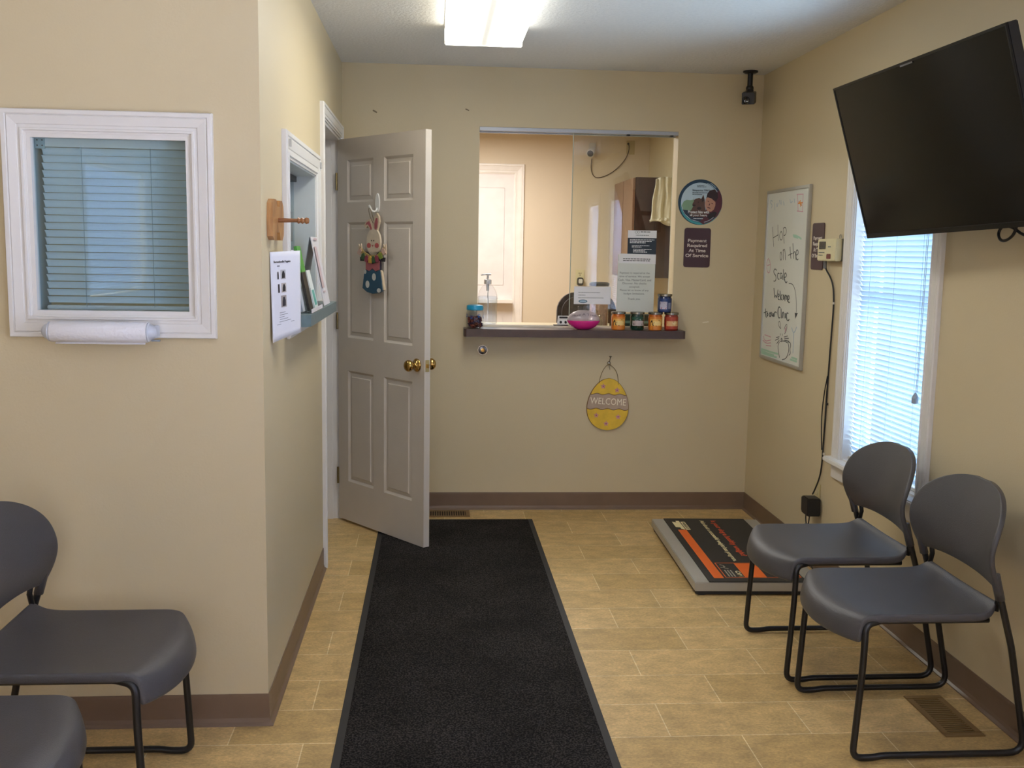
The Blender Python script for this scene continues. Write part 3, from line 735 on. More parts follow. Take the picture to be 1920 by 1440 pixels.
# ------------------------------------------------------------------ floor scale
t = thing('floor_scale', 'low steel floor scale with a black and orange printed mat', 'scale', (1.440, 4.700, 0), rz=math.radians(-1.8))
bm = NB(); box(bm, -0.285, 0.285, -0.525, 0.525, 0.020, 0.060); obj('platform', bm, STEEL, t, bev=0.003)
for x in (-0.25, 0.25):
    for y in (-0.49, 0.49):
        bm = NB(); lathe(bm, [(0.025, 0.0), (0.025, 0.012), (0.02, 0.02)], (x, y, 0), 14); obj('foot', bm, RUBBER, t)
bm = NB(); box(bm, -0.275, 0.275, -0.515, 0.515, 0.004, 0.0195); obj('underframe', bm, RUBBER, t)
bm = NB(); box(bm, -0.222, 0.212, -0.524, 0.522, 0.0602, 0.0640); sm = obj('printed_mat', bm, mat('scale_mat_black', '#262424', 0.65, bump=0.2, bscale=300), t)
ORG = mat('print_orange', '#e0641c', 0.6); RED = mat('print_red', '#cf4a1e', 0.6); TAN = mat('print_cream', '#e2d3a4', 0.6); SILV = mat('print_grey', '#a29e90', 0.6)
Z = 0.0641
bm = NB(); box(bm, -0.190, -0.146, -0.478, 0.300, Z, Z+0.0004); obj('orange_stripe', bm, ORG, sm)
bm = NB()
e = 0.004
for a, b, c, d in ((-0.136, 0.204, -0.262, -0.262+e), (-0.136, 0.204, -0.470, -0.470+e), (-0.136, -0.136+e, -0.470, -0.262), (0.204-e, 0.204, -0.470, -0.262)): box(bm, a, b, c, d, Z, Z+0.0004)
box(bm, -0.048, 0.050, -0.466, -0.266, Z, Z+0.0004)
obj('orange_box', bm, ORG, sm)
bm = NB(); prism(bm, [(-0.190, 0.455), (-0.168, 0.440), (-0.168, 0.470), (-0.150, 0.470), (-0.150, 0.302), (-0.168, 0.318), (-0.168, 0.345), (-0.190, 0.350)], Z, Z+0.0004)
prism(bm, rrect(-0.145, -0.122, 0.300, 0.455, 0.004), Z, Z+0.0004); obj('logo', bm, TAN, sm)
letters('WEIGHT', -0.1335-0.065, -0.1335+0.065, 0.3775-0.007, 0.3775+0.007, Z+0.0004, mat('scale_mat_black', '#262424'), sm, 0.01, rotz=-PI/2)
def down(s, cx, half, y0, y1, m_, bold): # text that reads towards the camera
    cy = (y0+y1)/2; L_ = (y1-y0)/2
    return letters(s, cx-L_, cx+L_, cy-half, cy+half, Z, m_, sm, bold, rotz=-PI/2)
down('Is your dog a healthy weight?', 0.0315, 0.019, -0.150, 0.478, RED, 0.03)
down('Ask about a successful weight loss program.', -0.030, 0.015, -0.232, 0.480, TAN, 0.03)
down('OM', -0.062, 0.011, -0.455, -0.375, TAN, 0.02)
bm = NB()
ribbon(bm, [(-0.118, -0.285), (-0.100, -0.300), (-0.112, -0.330), (-0.092, -0.345)], 0.005, Z, Z+0.0004); ribbon(bm, [(-0.125, -0.33), (-0.100, -0.315)], 0.005, Z, Z+0.0004)
for x in (-0.118, -0.105, -0.092): box(bm, x, x+0.006, -0.455, -0.365, Z, Z+0.0004)
obj('logo', bm, SILV, sm)

# ------------------------------------------------------------------ television
t = thing('television', 'large black flat television on a wall bracket, tilted down', 'television')
wv = Vector((math.sin(0.099), -math.cos(0.099), 0)); nv = Vector((-math.cos(0.099), -math.sin(0.099), 0))
n2 = math.cos(0.295)*nv - math.sin(0.295)*Vector((0, 0, 1)); u2 = n2.cross(wv)
if u2.z < 0: u2 = -u2
w2 = math.cos(0.031)*wv + math.sin(0.031)*u2; u3 = n2.cross(w2)
if u3.z < 0: u3 = -u3
t.matrix_world = frameM((1.552, 3.178, 1.825), w2, u3)
HW, HH = 0.485, 0.2775
bm = NB(); box(bm, -HW, HW, -HH, HH, -0.034, 0.0); obj('body', bm, BLACKP, t, bev=0.003)
bm = NB(); box(bm, -HW+0.11, HW-0.11, -HH+0.03, HH-0.14, -0.062, -0.034); obj('back_cover', bm, BLACKP, t, bev=0.006)
bm = NB()
for a, b, c, d in ((-HW, HW, HH-0.008, HH), (-HW, HW, -HH, -HH+0.017), (-HW, -HW+0.008, -HH+0.017, HH-0.008), (HW-0.008, HW, -HH+0.017, HH-0.008)): box(bm, a, b, c, d, 0.0, 0.004)
obj('bezel', bm, mat('bezel_black', '#0e0e10', 0.3), t, bev=0.001)
bm = NB(); box(bm, -HW+0.006, HW-0.006, -HH+0.015, HH-0.006, 0.0002, 0.0016); obj('screen', bm, mat('screen_black', '#0a0a0b', 0.16, vary=0.0, spec=0.5), t)
bm = NB(); box(bm, -0.04, 0.03, HH-0.013, HH-0.008, 0.004, 0.0045); obj('badge', bm, mat('badge_grey', '#77777a', 0.4), t)
bm = NB()
Minv = t.matrix_world.inverted()
P = [Minv @ Vector(p) for p in ((1.60, 3.18, 1.80), (1.70, 3.30, 1.79), (1.79, 3.20, 1.79))]
tube(bm, P, 0.018, 8); obj('mount_arm', bm, BLACKM, t)
bm = NB(); box(bm, 1.790, 1.8145, 3.12, 3.28, 1.64, 1.94); bm.transform(Minv); obj('wall_plate', bm, BLACKM, t)
t = thing('cable', 'looped black cable hanging below the television at the right wall', 'cable')
bm = NB()
lp = [(1.74, 2.80, 1.545), (1.735, 2.90, 1.545), (1.73, 2.960, 1.575), (1.725, 3.005, 1.580), (1.72, 3.020, 1.557), (1.715, 2.995, 1.533), (1.715, 2.955, 1.534), (1.72, 2.925, 1.556), (1.72, 2.920, 1.60), (1.70, 2.94, 1.66)]
Q = [Vector(p) for p in lp]
for _ in range(2):
    R_ = [Q[0]]
    for a, b in zip(Q, Q[1:]): R_ += [a.lerp(b, 0.25), a.lerp(b, 0.75)]
    R_.append(Q[-1]); Q = R_
tube(bm, Q, 0.0045, 8); obj('cable_loop', bm, BLACKP, t, smooth=True)
bm = NB(); tube(bm, fillet([(1.70, 2.93, 1.66), (1.73, 2.92, 1.60), (1.75, 2.82, 1.53), (1.78, 2.74, 1.50), (1.808, 2.60, 1.2), (1.808, 2.58, 0.36)], 0.03), 0.005, 8); box(bm, 1.785, 1.814, 2.565, 2.595, 0.33, 0.36); obj('power_lead', bm, BLACKP, t, smooth=True)

# ------------------------------------------------------------------ smoothing of polylines
def soft(P, k=2):
    Q = [Vector(p) for p in P]
    for _ in range(k):
        R_ = [Q[0]]
        for a, b in zip(Q, Q[1:]): R_ += [a.lerp(b, 0.25), a.lerp(b, 0.75)]
        R_.append(Q[-1]); Q = R_
    return Q

# ------------------------------------------------------------------ whiteboard
y0, y1, z0, z1 = 4.846, 5.480, 0.914, 1.820
t = thing('whiteboard', 'tall whiteboard with handwritten greeting and bunny drawing on the right wall', 'whiteboard', M=right_frame((y0+y1)/2, (z0+z1)/2, XR-0.001))
hw, hh = (y1-y0)/2, (z1-z0)/2
bm = NB(); box(bm, -hw+0.004, hw-0.004, -hh+0.004, hh-0.004, 0.0, 0.010); obj('panel', bm, mat('whiteboard_white', '#dfe2dc', 0.3, vary=0.01, coat=0.3), t)
bm = NB(); e = 0.016
for a, b, c, d in ((-hw, hw, hh-e, hh), (-hw, hw, -hh, -hh+e), (-hw, -hw+e, -hh+e, hh-e), (hw-e, hw, -hh+e, hh-e)): box(bm, a, b, c, d, 0.0, 0.016)
obj('frame', bm, ALU, t, bev=0.002)
ST = {'black':[[(480,677),(463,628),(442,572)],[(395,686),(385,645),(370,602)],[(460,618),(377,634)],[(335,651),(355,642),(358,624),(345,608),(324,605),(310,616),(313,637),(335,651)],[(305,668),(293,626),(281,588)],[(303,666),(279,672),(259,660),(258,641),(273,630),(291,629)],[(319,544),(335,537),(335,516),(323,501),(307,504),(303,523),(319,544)],[(292,556),(286,530),(280,503)],[(291,547),(277,561),(261,551),(249,503)],[(190,571),(179,538),(167,511)],[(211,527),(150,538)],[(150,588),(140,551),(128,511)],[(134,534),(119,550),(103,535),(93,505)],[(95,529),(65,535),(72,553),(91,556),(99,541),(93,515),(78,504),(62,510)],[(377,447),(402,456),(422,446),(415,429),(384,421),(375,402),(392,389),(414,390)],[(331,431),(352,435),(361,419),(347,401),(326,403)],[(290,432),(311,436),(316,419),(304,404),(287,413),(287,432),(274,401)],[(272,455),(264,424),(254,399)],[(250,413),(218,419),(229,437),(247,436),(250,413),(236,391),(215,386),(207,395)],[(181,385),(142,386),(106,375),(78,346),(56,300),(49,244)],[(404,353),(386,297),(369,322),(352,298),(339,347)],[(331,308),(311,314),(319,327),(333,322),(329,297),(308,296)],[(305,342),(291,294)],[(264,323),(283,322),(284,302),(260,296)],[(246,325),(255,312),(242,297),(232,310),(246,325)],[(221,293),(226,322),(212,325),(203,294),(205,320),(190,323),(181,292)],[(179,302),(158,307),(166,324),(180,322),(178,297),(162,286),(151,292)],[(529,236),(521,214),(511,192),(497,191)],[(548,212),(493,223)],[(488,217),(497,205),(485,195),(475,207),(488,217)],[(444,221),(458,208),(442,194),(429,208),(444,221)],[(421,224),(415,203),(398,203),(395,226),(387,201)],[(376,202),(379,223),(359,230),(345,225)],[(287,253),(309,261),(322,241),(319,217),(303,198),(283,204)],[(274,251),(262,201)],[(246,203),(250,231),(233,237),(220,204)],[(208,232),(200,206)],[(162,233),(182,236),(190,218),(177,198),(156,195),(146,204)],[(270,146),(297,158),(308,175),(289,186),(274,167),(266,146)],[(213,147),(200,166),(178,179),(171,161),(187,136),(205,124)],[(269,122),(265,111)],[(238,123),(234,113)],[(257,87),(247,102),(229,91)],[(246,96),(239,79)],[(330,95),(280,103)],[(340,79),(283,94)],[(316,64),(278,85)],[(207,108),(156,118)],[(202,100),(139,107)],[(200,92),(133,93)],[(276,76),(294,57),(287,35),(275,13),(260,-4)],[(266,80),(216,88),(179,86),(151,83)],[(144,88),(112,88),(102,72),(115,52),(100,34),(122,22)],[(143,83),(127,59),(135,27),(166,0),(221,-12)]],'pink':[[(520,509),(544,493),(544,464),(526,435),(494,430),(476,454),(486,490),(520,509)],[(532,470),(484,476)],[(133,830),(40,827)],[(117,748),(30,741)],[(122,830),(102,749)],[(43,827),(38,742)],[(540,85),(509,58),(409,75)],[(546,62),(489,49),(410,59)],[(519,94),(415,90)],[(487,37),(404,43)],[(194,156),(199,133)],[(183,165),(192,139)]],'orange':[[(107,785),(44,786)],[(80,800),(71,767)],[(98,795),(53,772)]],'blue':[[(501,813),(528,821),(535,808),(497,792),(513,778)],[(465,804),(454,765)],[(430,799),(422,775),(409,802)],[(390,815),(376,794)],[(365,814),(355,789)],[(326,805),(311,784)],[(227,811),(216,790),(190,799)],[(165,811),(160,791)],[(105,166),(81,141),(55,147),(33,174)],[(70,142),(67,98),(66,38)]],'green':[[(156,628),(102,625),(34,609)],[(149,623),(81,614)],[(575,12),(483,11),(394,10),(287,12)],[(573,2),(459,-2),(349,-2)],[(560,-9),(435,-11),(305,-8)],[(85,15),(5,14)],[(103,3),(7,2)]]}
cy, cz = (y0+y1)/2, (z0+z1)/2
cols = {'black': ('#43474a', 0.0038), 'pink': ('#cf9fae', 0.005), 'orange': ('#d98a3c', 0.007), 'blue': ('#aebfcc', 0.005), 'green': ('#a9cdb8', 0.010)}
ST['arrow'] = ST['black'][19:20]; ST['bunny'] = ST['black'][38:]; ST['black'] = ST['black'][:19]+ST['black'][20:38]
assert len(ST['bunny']) > 10
cols['arrow'] = cols['bunny'] = cols['black']
for k, v in ST.items():
    bm = NB()
    for i_, s in enumerate(v): ribbon(bm, [(-(4.9+a/1000-cy), 0.95+b/1000-cz) for a, b in s], cols[k][1], 0.0101, 0.0104+0.00006*i_)
    if k == 'arrow': prism(bm, [(-(4.972-cy), 1.192-cz), (-(4.928-cy), 1.193-cz), (-(4.958-cy), 1.163-cz)], 0.0101, 0.0105)
    obj({'black': 'handwriting', 'arrow': 'drawn_arrow', 'bunny': 'bunny_drawing'}.get(k, 'marker_drawing'), bm, mat('marker_'+k, cols[k][0], 0.7), t)

# ------------------------------------------------------------------ signs on the walls
MAROON = mat('sign_maroon', '#43262e', 0.4, vary=0.03); SIGNW = mat('sign_white', '#ddd2cc', 0.5)
def payment_sign(M, label):
    t = thing('sign', label, 'sign', M=M, group='maroon payment signs')
    bm = NB(); prism(bm, rrect(-0.0755, 0.0755, -0.110, 0.110, 0.014), 0.0005, 0.004); obj('plate', bm, MAROON, t)
    for s, w_, y in (('Payment', 0.054, 0.038), ('Required', 0.057, 0.011), ('At Time', 0.049, -0.017), ('Of Service', 0.066, -0.045)):
        lo = 0.0045 if s in ('Payment', 'Required') else 0
        letters(s, -w_, w_, y-0.0085-lo, y+0.0105, 0.0041, SIGNW, t, 0.03)
    return t
payment_sign(back_frame(1.474, 1.511), 'maroon payment sign on the back wall under the round poster')
payment_sign(right_frame(4.735, 1.522), 'maroon sign on the right wall, half hidden behind the cream box')

t = thing('poster', 'round poster of a dog and a smiling person in a knit cap', 'poster', M=back_frame(1.482, 1.764))
R0 = 0.126
def disc(r, n=60): return ell(0, 0, r, r, n)
def clip(pts, r, a0=0, a1=0):
    out = []
    for x, y in pts:
        d = math.hypot(x, y)
        if d > r: x, y = x*r/d, y*r/d
        out.append((x, y))
    return out
lay = [0.0005]
def art(name, pts, col, parent=None, rough=0.4):
    z = lay[0]; lay[0] += 0.00022
    bm = NB()
    if pts and isinstance(pts[0][0], (tuple, list)):
        for q in pts: prism(bm, q, z, z+0.0004)
    else: prism(bm, pts, z, z+0.0004)
    return obj(name, bm, mat('print_'+col[1:], col, rough, vary=0.03, vscale=20), parent or t)
bm = NB(); prism(bm, disc(R0), 0.0005, 0.002); obj('board', bm, mat('print_12364f', '#12364f', 0.4), t); lay[0] = 0.0021
art('ring', ell(0.004, -0.012, 0.118, 0.112, 60), '#3f9aa3')
art('ring', ell(0.0, 0.004, 0.113, 0.115, 60), '#163a56')
art('sky', ell(-0.002, 0.0, 0.108, 0.108, 60), '#b6ccdb')
art('foliage', clip([(-0.104, -0.06), (-0.106, -0.02), (-0.095, 0.002), (-0.078, 0.012), (-0.058, 0.010), (-0.040, 0.014), (-0.022, 0.004), (-0.012, -0.015), (-0.02, -0.045), (-0.045, -0.07), (-0.08, -0.07)], 0.107), '#7fa083')
art('field', clip([(-0.106, -0.045), (-0.04, -0.05), (0.04, -0.05), (0.10, -0.04), (0.09, -0.07), (0.05, -0.10), (0, -0.108), (-0.05, -0.097), (-0.09, -0.07)], 0.108), '#263349')
art('coat', clip([(0.020, -0.085), (0.035, -0.04), (0.030, 0.0), (0.045, 0.05), (0.075, 0.072), (0.11, 0.065), (0.123, 0.02), (0.122, -0.03), (0.10, -0.075), (0.06, -0.108), (0.02, -0.122), (0.0, -0.11)], 0.1255), '#562433')
art('knit_cap', clip([(0.033, 0.022), (0.038, 0.048), (0.052, 0.066), (0.076, 0.072), (0.096, 0.056), (0.100, 0.030), (0.090, 0.006), (0.07, 0.018)], 0.125), '#2e1c22')
art('face', [(0.030, 0.018), (0.040, 0.028), (0.062, 0.022), (0.086, 0.002), (0.086, -0.018), (0.078, -0.040), (0.062, -0.052), (0.042, -0.048), (0.030, -0.028), (0.026, -0.004)], '#b98a76')
art('face_features', [rot2(ell(0.045, 0.006, 0.006, 0.002, 10), -0.4, 0.045, 0.006), rot2(ell(0.068, -0.006, 0.006, 0.002, 10), -0.4, 0.068, -0.006), rot2(ell(0.050, -0.030, 0.011, 0.003, 10), -0.35, 0.05, -0.03), rot2(ell(0.052, -0.012, 0.003, 0.007, 10), -0.35, 0.052, -0.012)], '#5d3436')
art('collar', [(0.055, -0.060), (0.085, -0.050), (0.098, -0.058), (0.085, -0.082), (0.055, -0.095), (0.040, -0.08)], '#20181f')
art('dog', [[(-0.040, 0.030), (-0.036, 0.012), (-0.028, 0.018), (-0.008, 0.024), (0.004, 0.018), (0.016, 0.042), (0.024, 0.012), (0.026, -0.02), (0.034, -0.05), (0.032, -0.082), (-0.05, -0.082), (-0.062, -0.062), (-0.048, -0.040), (-0.040, -0.024), (-0.046, -0.012), (-0.037, 0.004)]], '#5a4038')
art('dog_shade', [ell(-0.006, -0.034, 0.012, 0.008), [(0.006, 0.016), (0.014, 0.034), (0.020, 0.010), (0.010, 0.0)], ell(-0.036, -0.018, 0.009, 0.005), ell(-0.012, 0.000, 0.004, 0.003)], '#2d1f1f')
L1 = mat('print_navy', '#1d2f44', 0.6)
zz = lay[0]+0.0003
letters('Simparica TRIO', -0.048, 0.052, 0.058, 0.070, zz, L1, t, 0.01)
bm = NB(); textlines(bm, -0.022, 0.092, 2, 0.007, [0.040, 0.052], 0.003, zz); textlines(bm, -0.048, 0.052, 2, 0.009, [0.095, 0.055], 0.0032, zz); obj('small_print', bm, L1, t)
letters('Protect him with', -0.068, 0.052, -0.062, -0.047, zz, mat('print_white', '#e9ecee', 0.5), t, 0.03)
letters('all your heart.', -0.058, 0.042, -0.081, -0.066, zz, mat('print_white', '#e9ecee', 0.5), t, 0.03)
bm = NB(); textlines(bm, -0.036, -0.091, 1, 0.01, [0.055], 0.003, zz); obj('small_print', bm, mat('print_white', '#e9ecee', 0.5), t)
bm = NB()
for a0, a1, r, w_ in ((1.1, 0.75, 0.118, 0.003), (1.25, 0.55, 0.110, 0.004), (-0.8, -1.35, 0.113, 0.003)):
    ribbon(bm, [(r*math.cos(a0+(a1-a0)*i/8), r*math.sin(a0+(a1-a0)*i/8)) for i in range(9)], w_, zz, zz+0.0003)
obj('swoosh', bm, mat('print_paleblue', '#9fb9cc', 0.5), t)

# papers taped to the sliding glass
YG = YB+0.0335
t = thing('notice', 'dark blue notice with a white header taped to the sliding glass', 'notice', M=back_frame(1.166, 1.52, YG))
bm = NB(); prism(bm, [(-0.082, -0.17), (0.082, -0.17), (0.082, 0.082), (-0.082, 0.082)], 0.0003, 0.0008); obj('sheet', bm, mat('print_slate', '#26323f', 0.6), t)
bm = NB(); prism(bm, [(-0.082, 0.040), (0.082, 0.040), (0.082, 0.082), (-0.082, 0.082)], 0.0009, 0.0012); obj('header', bm, PAPER, t)
bm = NB(); textlines(bm, -0.010, 0.074, 1, 0.01, [0.055], 0.005, 0.0013); textlines(bm, -0.036, 0.055, 1, 0.01, [0.075], 0.003, 0.0013); ribbon(bm, ell(-0.035, 0.072, 0.008, 0.006, 12)+[(-0.027, 0.072)], 0.0015, 0.0013, 0.0016); ribbon(bm, ell(-0.022, 0.072, 0.006, 0.006, 12)+[(-0.016, 0.072)], 0.0015, 0.0013, 0.0016); obj('header_print', bm, GREYINK, t)
bm = NB(); textlines(bm, -0.070, 0.030, 3, 0.0085, [0.14, 0.125, 0.09], 0.0042, 0.0009); textlines(bm, -0.058, -0.003, 2, 0.008, [0.10, 0.055], 0.0036, 0.0009); textlines(bm, -0.050, -0.024, 3, 0.0075, [0.105, 0.07, 0.08], 0.0036, 0.0009); obj('small_print', bm, mat('print_white', '#e9ecee', 0.5), t)
t = thing('notice', 'white sheet about payment taped to the sliding glass above the green jar', 'notice', M=back_frame(1.138, 1.290, YG-0.0018))
bm = NB(); prism(bm, [(-0.108, -0.150), (0.106, -0.150), (0.108, 0.14), (-0.106, 0.14)], 0.0003, 0.0008); obj('sheet', bm, mat('grey_paper', '#d5d9d3', 0.8, vary=0.02), t)
bm = NB(); prism(bm, rot2([(-0.104, 0.126), (0.108, 0.126), (0.108, 0.180), (-0.104, 0.180)], -0.01), 0.0010, 0.0015); obj('top_strip', bm, PAPER, t)
bm = NB(); textlines(bm, -0.078, 0.152, 2, 0.010, [0.156, 0.156], 0.0045, 0.0017); obj('small_print', bm, INK, t)
y = 0.072
for s, w_ in (('Payment is required at the', 0.172), ('time of service. We accept', 0.176), ('Cash, Visa, MasterCard, and', 0.190), ('Discover. No checks', 0.136), ('accepted.', 0.060), ('Please let us know of any', 0.166), ('budget limitations.', 0.120), ('', 0), ('Thank you.', 0.074)):
    if s:
        dn = any(c in s for c in 'gpqyj,')
        letters(s, -0.008-w_/2, -0.008+w_/2, y-0.0045-(0.003 if dn else 0), y+0.0065, 0.0009, GREYINK, t, 0.0)
    y -= 0.0195 if s else 0.010
t = thing('notice', 'small white landscape card taped to the sliding glass above the pink dish', 'notice', M=back_frame(0.891, 1.233, YG))
bm = NB(); prism(bm, [(-0.105, -0.050), (0.105, -0.050), (0.105, 0.050), (-0.105, 0.050)], 0.0003, 0.0008); obj('sheet', bm, PAPER, t)
bm = NB(); textlines(bm, -0.080, 0.016, 3, 0.015, [0.125, 0.04, 0.145], 0.003, 0.0009); obj('small_print', bm, GREYINK, t)
bm = NB(); prism(bm, ell(-0.053, -0.034, 0.025, 0.010), 0.0009, 0.0012); obj('oval_logo', bm, mat('print_steelblue', '#4b6d7f', 0.6), t)
bm = NB(); prism(bm, ell(-0.053, -0.034, 0.020, 0.006), 0.0013, 0.0016); obj('oval_logo', bm, mat('print_paleblue', '#9fb9cc', 0.5), t)

# ------------------------------------------------------------------ candle jars
def on_cyl(cx, cy, cz, R):
    def T(p):  # p.x arc length, p.y height, p.z offset
        a = p.x/R; r = R+p.z
        return Vector((cx+r*math.sin(a), cy-r*math.cos(a), cz+p.y))
    return T
def cyl_patch(bm, x0, x1, y0, y1, z0, T, n=14):
    for i in range(n):
        a, b = x0+(x1-x0)*i/n, x0+(x1-x0)*(i+1)/n
        bm.faces.new([bm.verts.new(T(Vector((x, y, z0)))) for x, y in ((a, y0), (b, y0), (b, y1), (a, y1))])
def flat_art(bm, pts, z, T):
    bm.faces.new([bm.verts.new(T(Vector((x, y, z)))) for x, y in pts])
def jar(x, y, z, label, wax, bands, arts):
    t = thing('candle_jar', label, 'candle', (x, y, z), group='candle jars on the counter shelf')
    R = 0.0395; H = 0.090
    bm = NB(); lathe(bm, [(0.030, 0), (R-0.003, 0.001), (R, 0.006), (R, H-0.014), (R-0.003, H-0.008), (R-0.004, H)], seg=32); obj('jar_body', bm, mat('wax_'+wax[1:], wax, 0.12, coat=0.6, vary=0.05), t, smooth='auto')
    bm = NB(); lathe(bm, [(R-0.002, H-0.002), (R+0.0015, H), (R+0.0015, H+0.010), (R-0.002, H+0.012), (0, H+0.012)], seg=32); obj('lid', bm, mat('lid_metal', '#8f8a80', 0.25, metal=0.9), t, smooth='auto')
    T = on_cyl(0, 0, 0, R)
    zz = 0.0003
    for nm, col, x0, x1, y0, y1 in bands:
        bm = NB(); cyl_patch(bm, x0, x1, y0, y1, zz, T); obj(nm, bm, mat('label_'+col[1:], col, 0.35, vary=0.05, vscale=60), t); zz += 0.0003
    for nm, col, polys in arts:
        bm = NB()
        for q in polys: flat_art(bm, q, zz, T)
        bmesh.ops.triangulate(bm, faces=bm.faces[:]); obj(nm, bm, mat('label_'+col[1:], col, 0.4), t); zz += 0.0003
    return t
cowboy = [[(-0.036, 0.026), (-0.036, 0.046), (-0.030, 0.056), (-0.027, 0.060), (-0.024, 0.052), (-0.021, 0.040), (-0.024, 0.030), (-0.018, 0.027)],
          [(-0.018, 0.027), (-0.020, 0.040), (-0.014, 0.048), (-0.012, 0.040), (0.004, 0.036), (0.020, 0.034), (0.030, 0.038), (0.036, 0.032), (0.036, 0.026), (0.0, 0.024)],
          [(0.010, 0.058), (0.013, 0.062), (0.016, 0.058), (0.013, 0.055)], [(0.018, 0.050), (0.021, 0.053), (0.023, 0.049)]]
def orange_jar(x, y, label):
    return jar(x, y, 1.0474, label, '#c8641c', [('label', '#d9822e', -0.042, 0.042, 0.004, 0.076), ('label_sky', '#ecb55c', -0.038, 0.038, 0.026, 0.064), ('label_sky', '#f0cf86', -0.020, 0.026, 0.030, 0.052)], [('label_silhouette', '#2b160f', cowboy)])
orange_jar(1.026, 5.612, 'orange candle jar with dark silhouettes, next to the pink dish')
orange_jar(1.236, 5.612, 'orange candle jar with dark silhouettes, between the green and the red jar')
jar(1.133, 5.612, 1.0474, 'dark green candle jar between the two orange jars', '#12352a', [('label', '#1c4a3c', -0.040, 0.040, 0.058, 0.076), ('label', '#b9a9a8', -0.036, 0.036, 0.026, 0.054)],
    [('label_mark', '#1a1c1a', [[(-0.032, 0.042), (-0.020, 0.036), (-0.004, 0.038), (0.006, 0.032), (-0.010, 0.027), (-0.030, 0.030)], [(0.012, 0.044), (0.034, 0.046), (0.034, 0.034), (0.018, 0.030)]]),
     ('label_mark', '#8da89c', [[(-0.022, 0.054), (-0.008, 0.068), (0.004, 0.062), (0.012, 0.066), (0.016, 0.054)]])])
jar(1.326, 5.608, 1.0474, 'red candle jar at the right end of the counter shelf', '#8e2d22', [('label', '#b2452f', -0.040, 0.040, 0.010, 0.076), ('label', '#dfae7a', -0.036, 0.036, 0.026, 0.054)],
    [('label_mark', '#a2392b', [[(-0.034, 0.060), (-0.010, 0.052), (0.010, 0.058), (0.004, 0.046), (-0.030, 0.040)], [(-0.030, 0.030), (0.000, 0.034), (0.020, 0.028), (0.010, 0.024), (-0.030, 0.025)]]),
     ('label_mark', '#e9cf9a', [[(-0.004, 0.048), (0.014, 0.056), (0.026, 0.044), (0.014, 0.034), (0.0, 0.036)]])])
jar(1.284, 5.604, 1.0474+0.1023, 'dark blue candle jar stacked on top of two other jars', '#182c5c', [('label', '#22396f', -0.040, 0.040, 0.006, 0.078), ('label', '#b9b4c6', -0.036, 0.006, 0.018, 0.060), ('label', '#8c93b2', 0.012, 0.030, 0.020, 0.054)],
    [('label_mark', '#4a3f62', [[(-0.034, 0.056), (-0.010, 0.052), (0.002, 0.040), (-0.016, 0.036), (-0.034, 0.044)]]), ('label_mark', '#b43238', [[(-0.028, 0.020), (-0.004, 0.019), (0.004, 0.027), (-0.010, 0.031), (-0.026, 0.028)]])])

# pink egg shaped dish
t = thing('treat_dish', 'egg-shaped dish with pink bottom and clear lid on the counter shelf', 'dish', (0.8295, 5.612, 1.0474))
PINK = mat('hot_pink', '#dd2a8e', 0.22, coat=0.5)
pr = [(0.030, 0.0), (0.045, 0.003), (0.066, 0.014), (0.083, 0.030), (0.0925, 0.047), (0.0925, 0.050)]
bm = NB(); lathe(bm, pr+[(0.088, 0.050), (0.0, 0.046)], seg=40, sy=0.60); obj('bowl', bm, PINK, t, smooth='auto')
bm = NB(); lathe(bm, [(0.0925, 0.0505), (0.088, 0.066), (0.076, 0.083), (0.058, 0.096), (0.034, 0.105), (0.0, 0.108)], seg=40, sy=0.60); obj('lid', bm, glass('pink_clear', (0.96, 0.91, 0.94), 1.35, 0.15, 0.02, 0.38), t, smooth=True)
bm = NB(); lathe(bm, [(0.026, 0.101), (0.030, 0.106), (0.036, 0.128), (0.033, 0.130), (0.026, 0.108), (0, 0.104)], seg=24, sy=0.6); obj('lid_rim', bm, CLEAR, t, smooth='auto')
def on_lid(p):
    a = p.x/0.075; k = (p.y-0.05)/0.058; rr = 0.0925*math.sqrt(max(0.02, 1-k*k))+0.006+p.z
    return Vector((rr*math.sin(a), -rr*0.60*math.cos(a), p.y + 0.010*(1-abs(a)) ))
letters('Have A Treat!', -0.066, 0.066, 0.072, 0.083, 0.0, mat('label_ink', '#4a4450', 0.6), t, 0.0, T=on_lid)

# jar of treats with the blue lid
t = thing('treat_jar', 'clear jar with bright blue lid, paw prints and dog treats inside', 'jar', (0.223, 5.612, 1.0474))
bm = NB(); lathe(bm, [(0.040, 0.0), (0.046, 0.004), (0.048, 0.03), (0.048, 0.085), (0.043, 0.098), (0.040, 0.104)], seg=32); obj('jar_body', bm, CLEAR, t, smooth='auto')
bm = NB(); lathe(bm, [(0.044, 0.100), (0.047, 0.104), (0.0465, 0.120), (0.043, 0.127), (0.030, 0.129), (0, 0.129)], seg=32); obj('lid', bm, mat('lid_blue', '#1f9ac8', 0.35), t, smooth='auto')
bm = NB(); rr = random.Random(3)
for i in range(120):
    a = rr.uniform(0, 2*PI); r = 0.036*math.sqrt(rr.random()); z = 0.009+0.052*i/120
    v = box(bm, -0.010, 0.010, -0.006, 0.006, -0.003, 0.003); Mx = Matrix.Translation((r*math.cos(a), r*math.sin(a), z)) @ Euler((rr.uniform(-1, 1), rr.uniform(-1, 1), rr.uniform(0, 3))).to_matrix().to_4x4()
    for q in v: q.co = Mx @ q.co
o = obj('treats', bm, [mat('treat_brown', '#6b2f22', 0.7), mat('treat_dark', '#3c2340', 0.7)], t)
for i, p in enumerate(o.data.polygons): p.material_index = (i//6) % 2
o['kind'] = 'stuff'
T = on_cyl(0, 0, 0, 0.0482)
bm = NB()
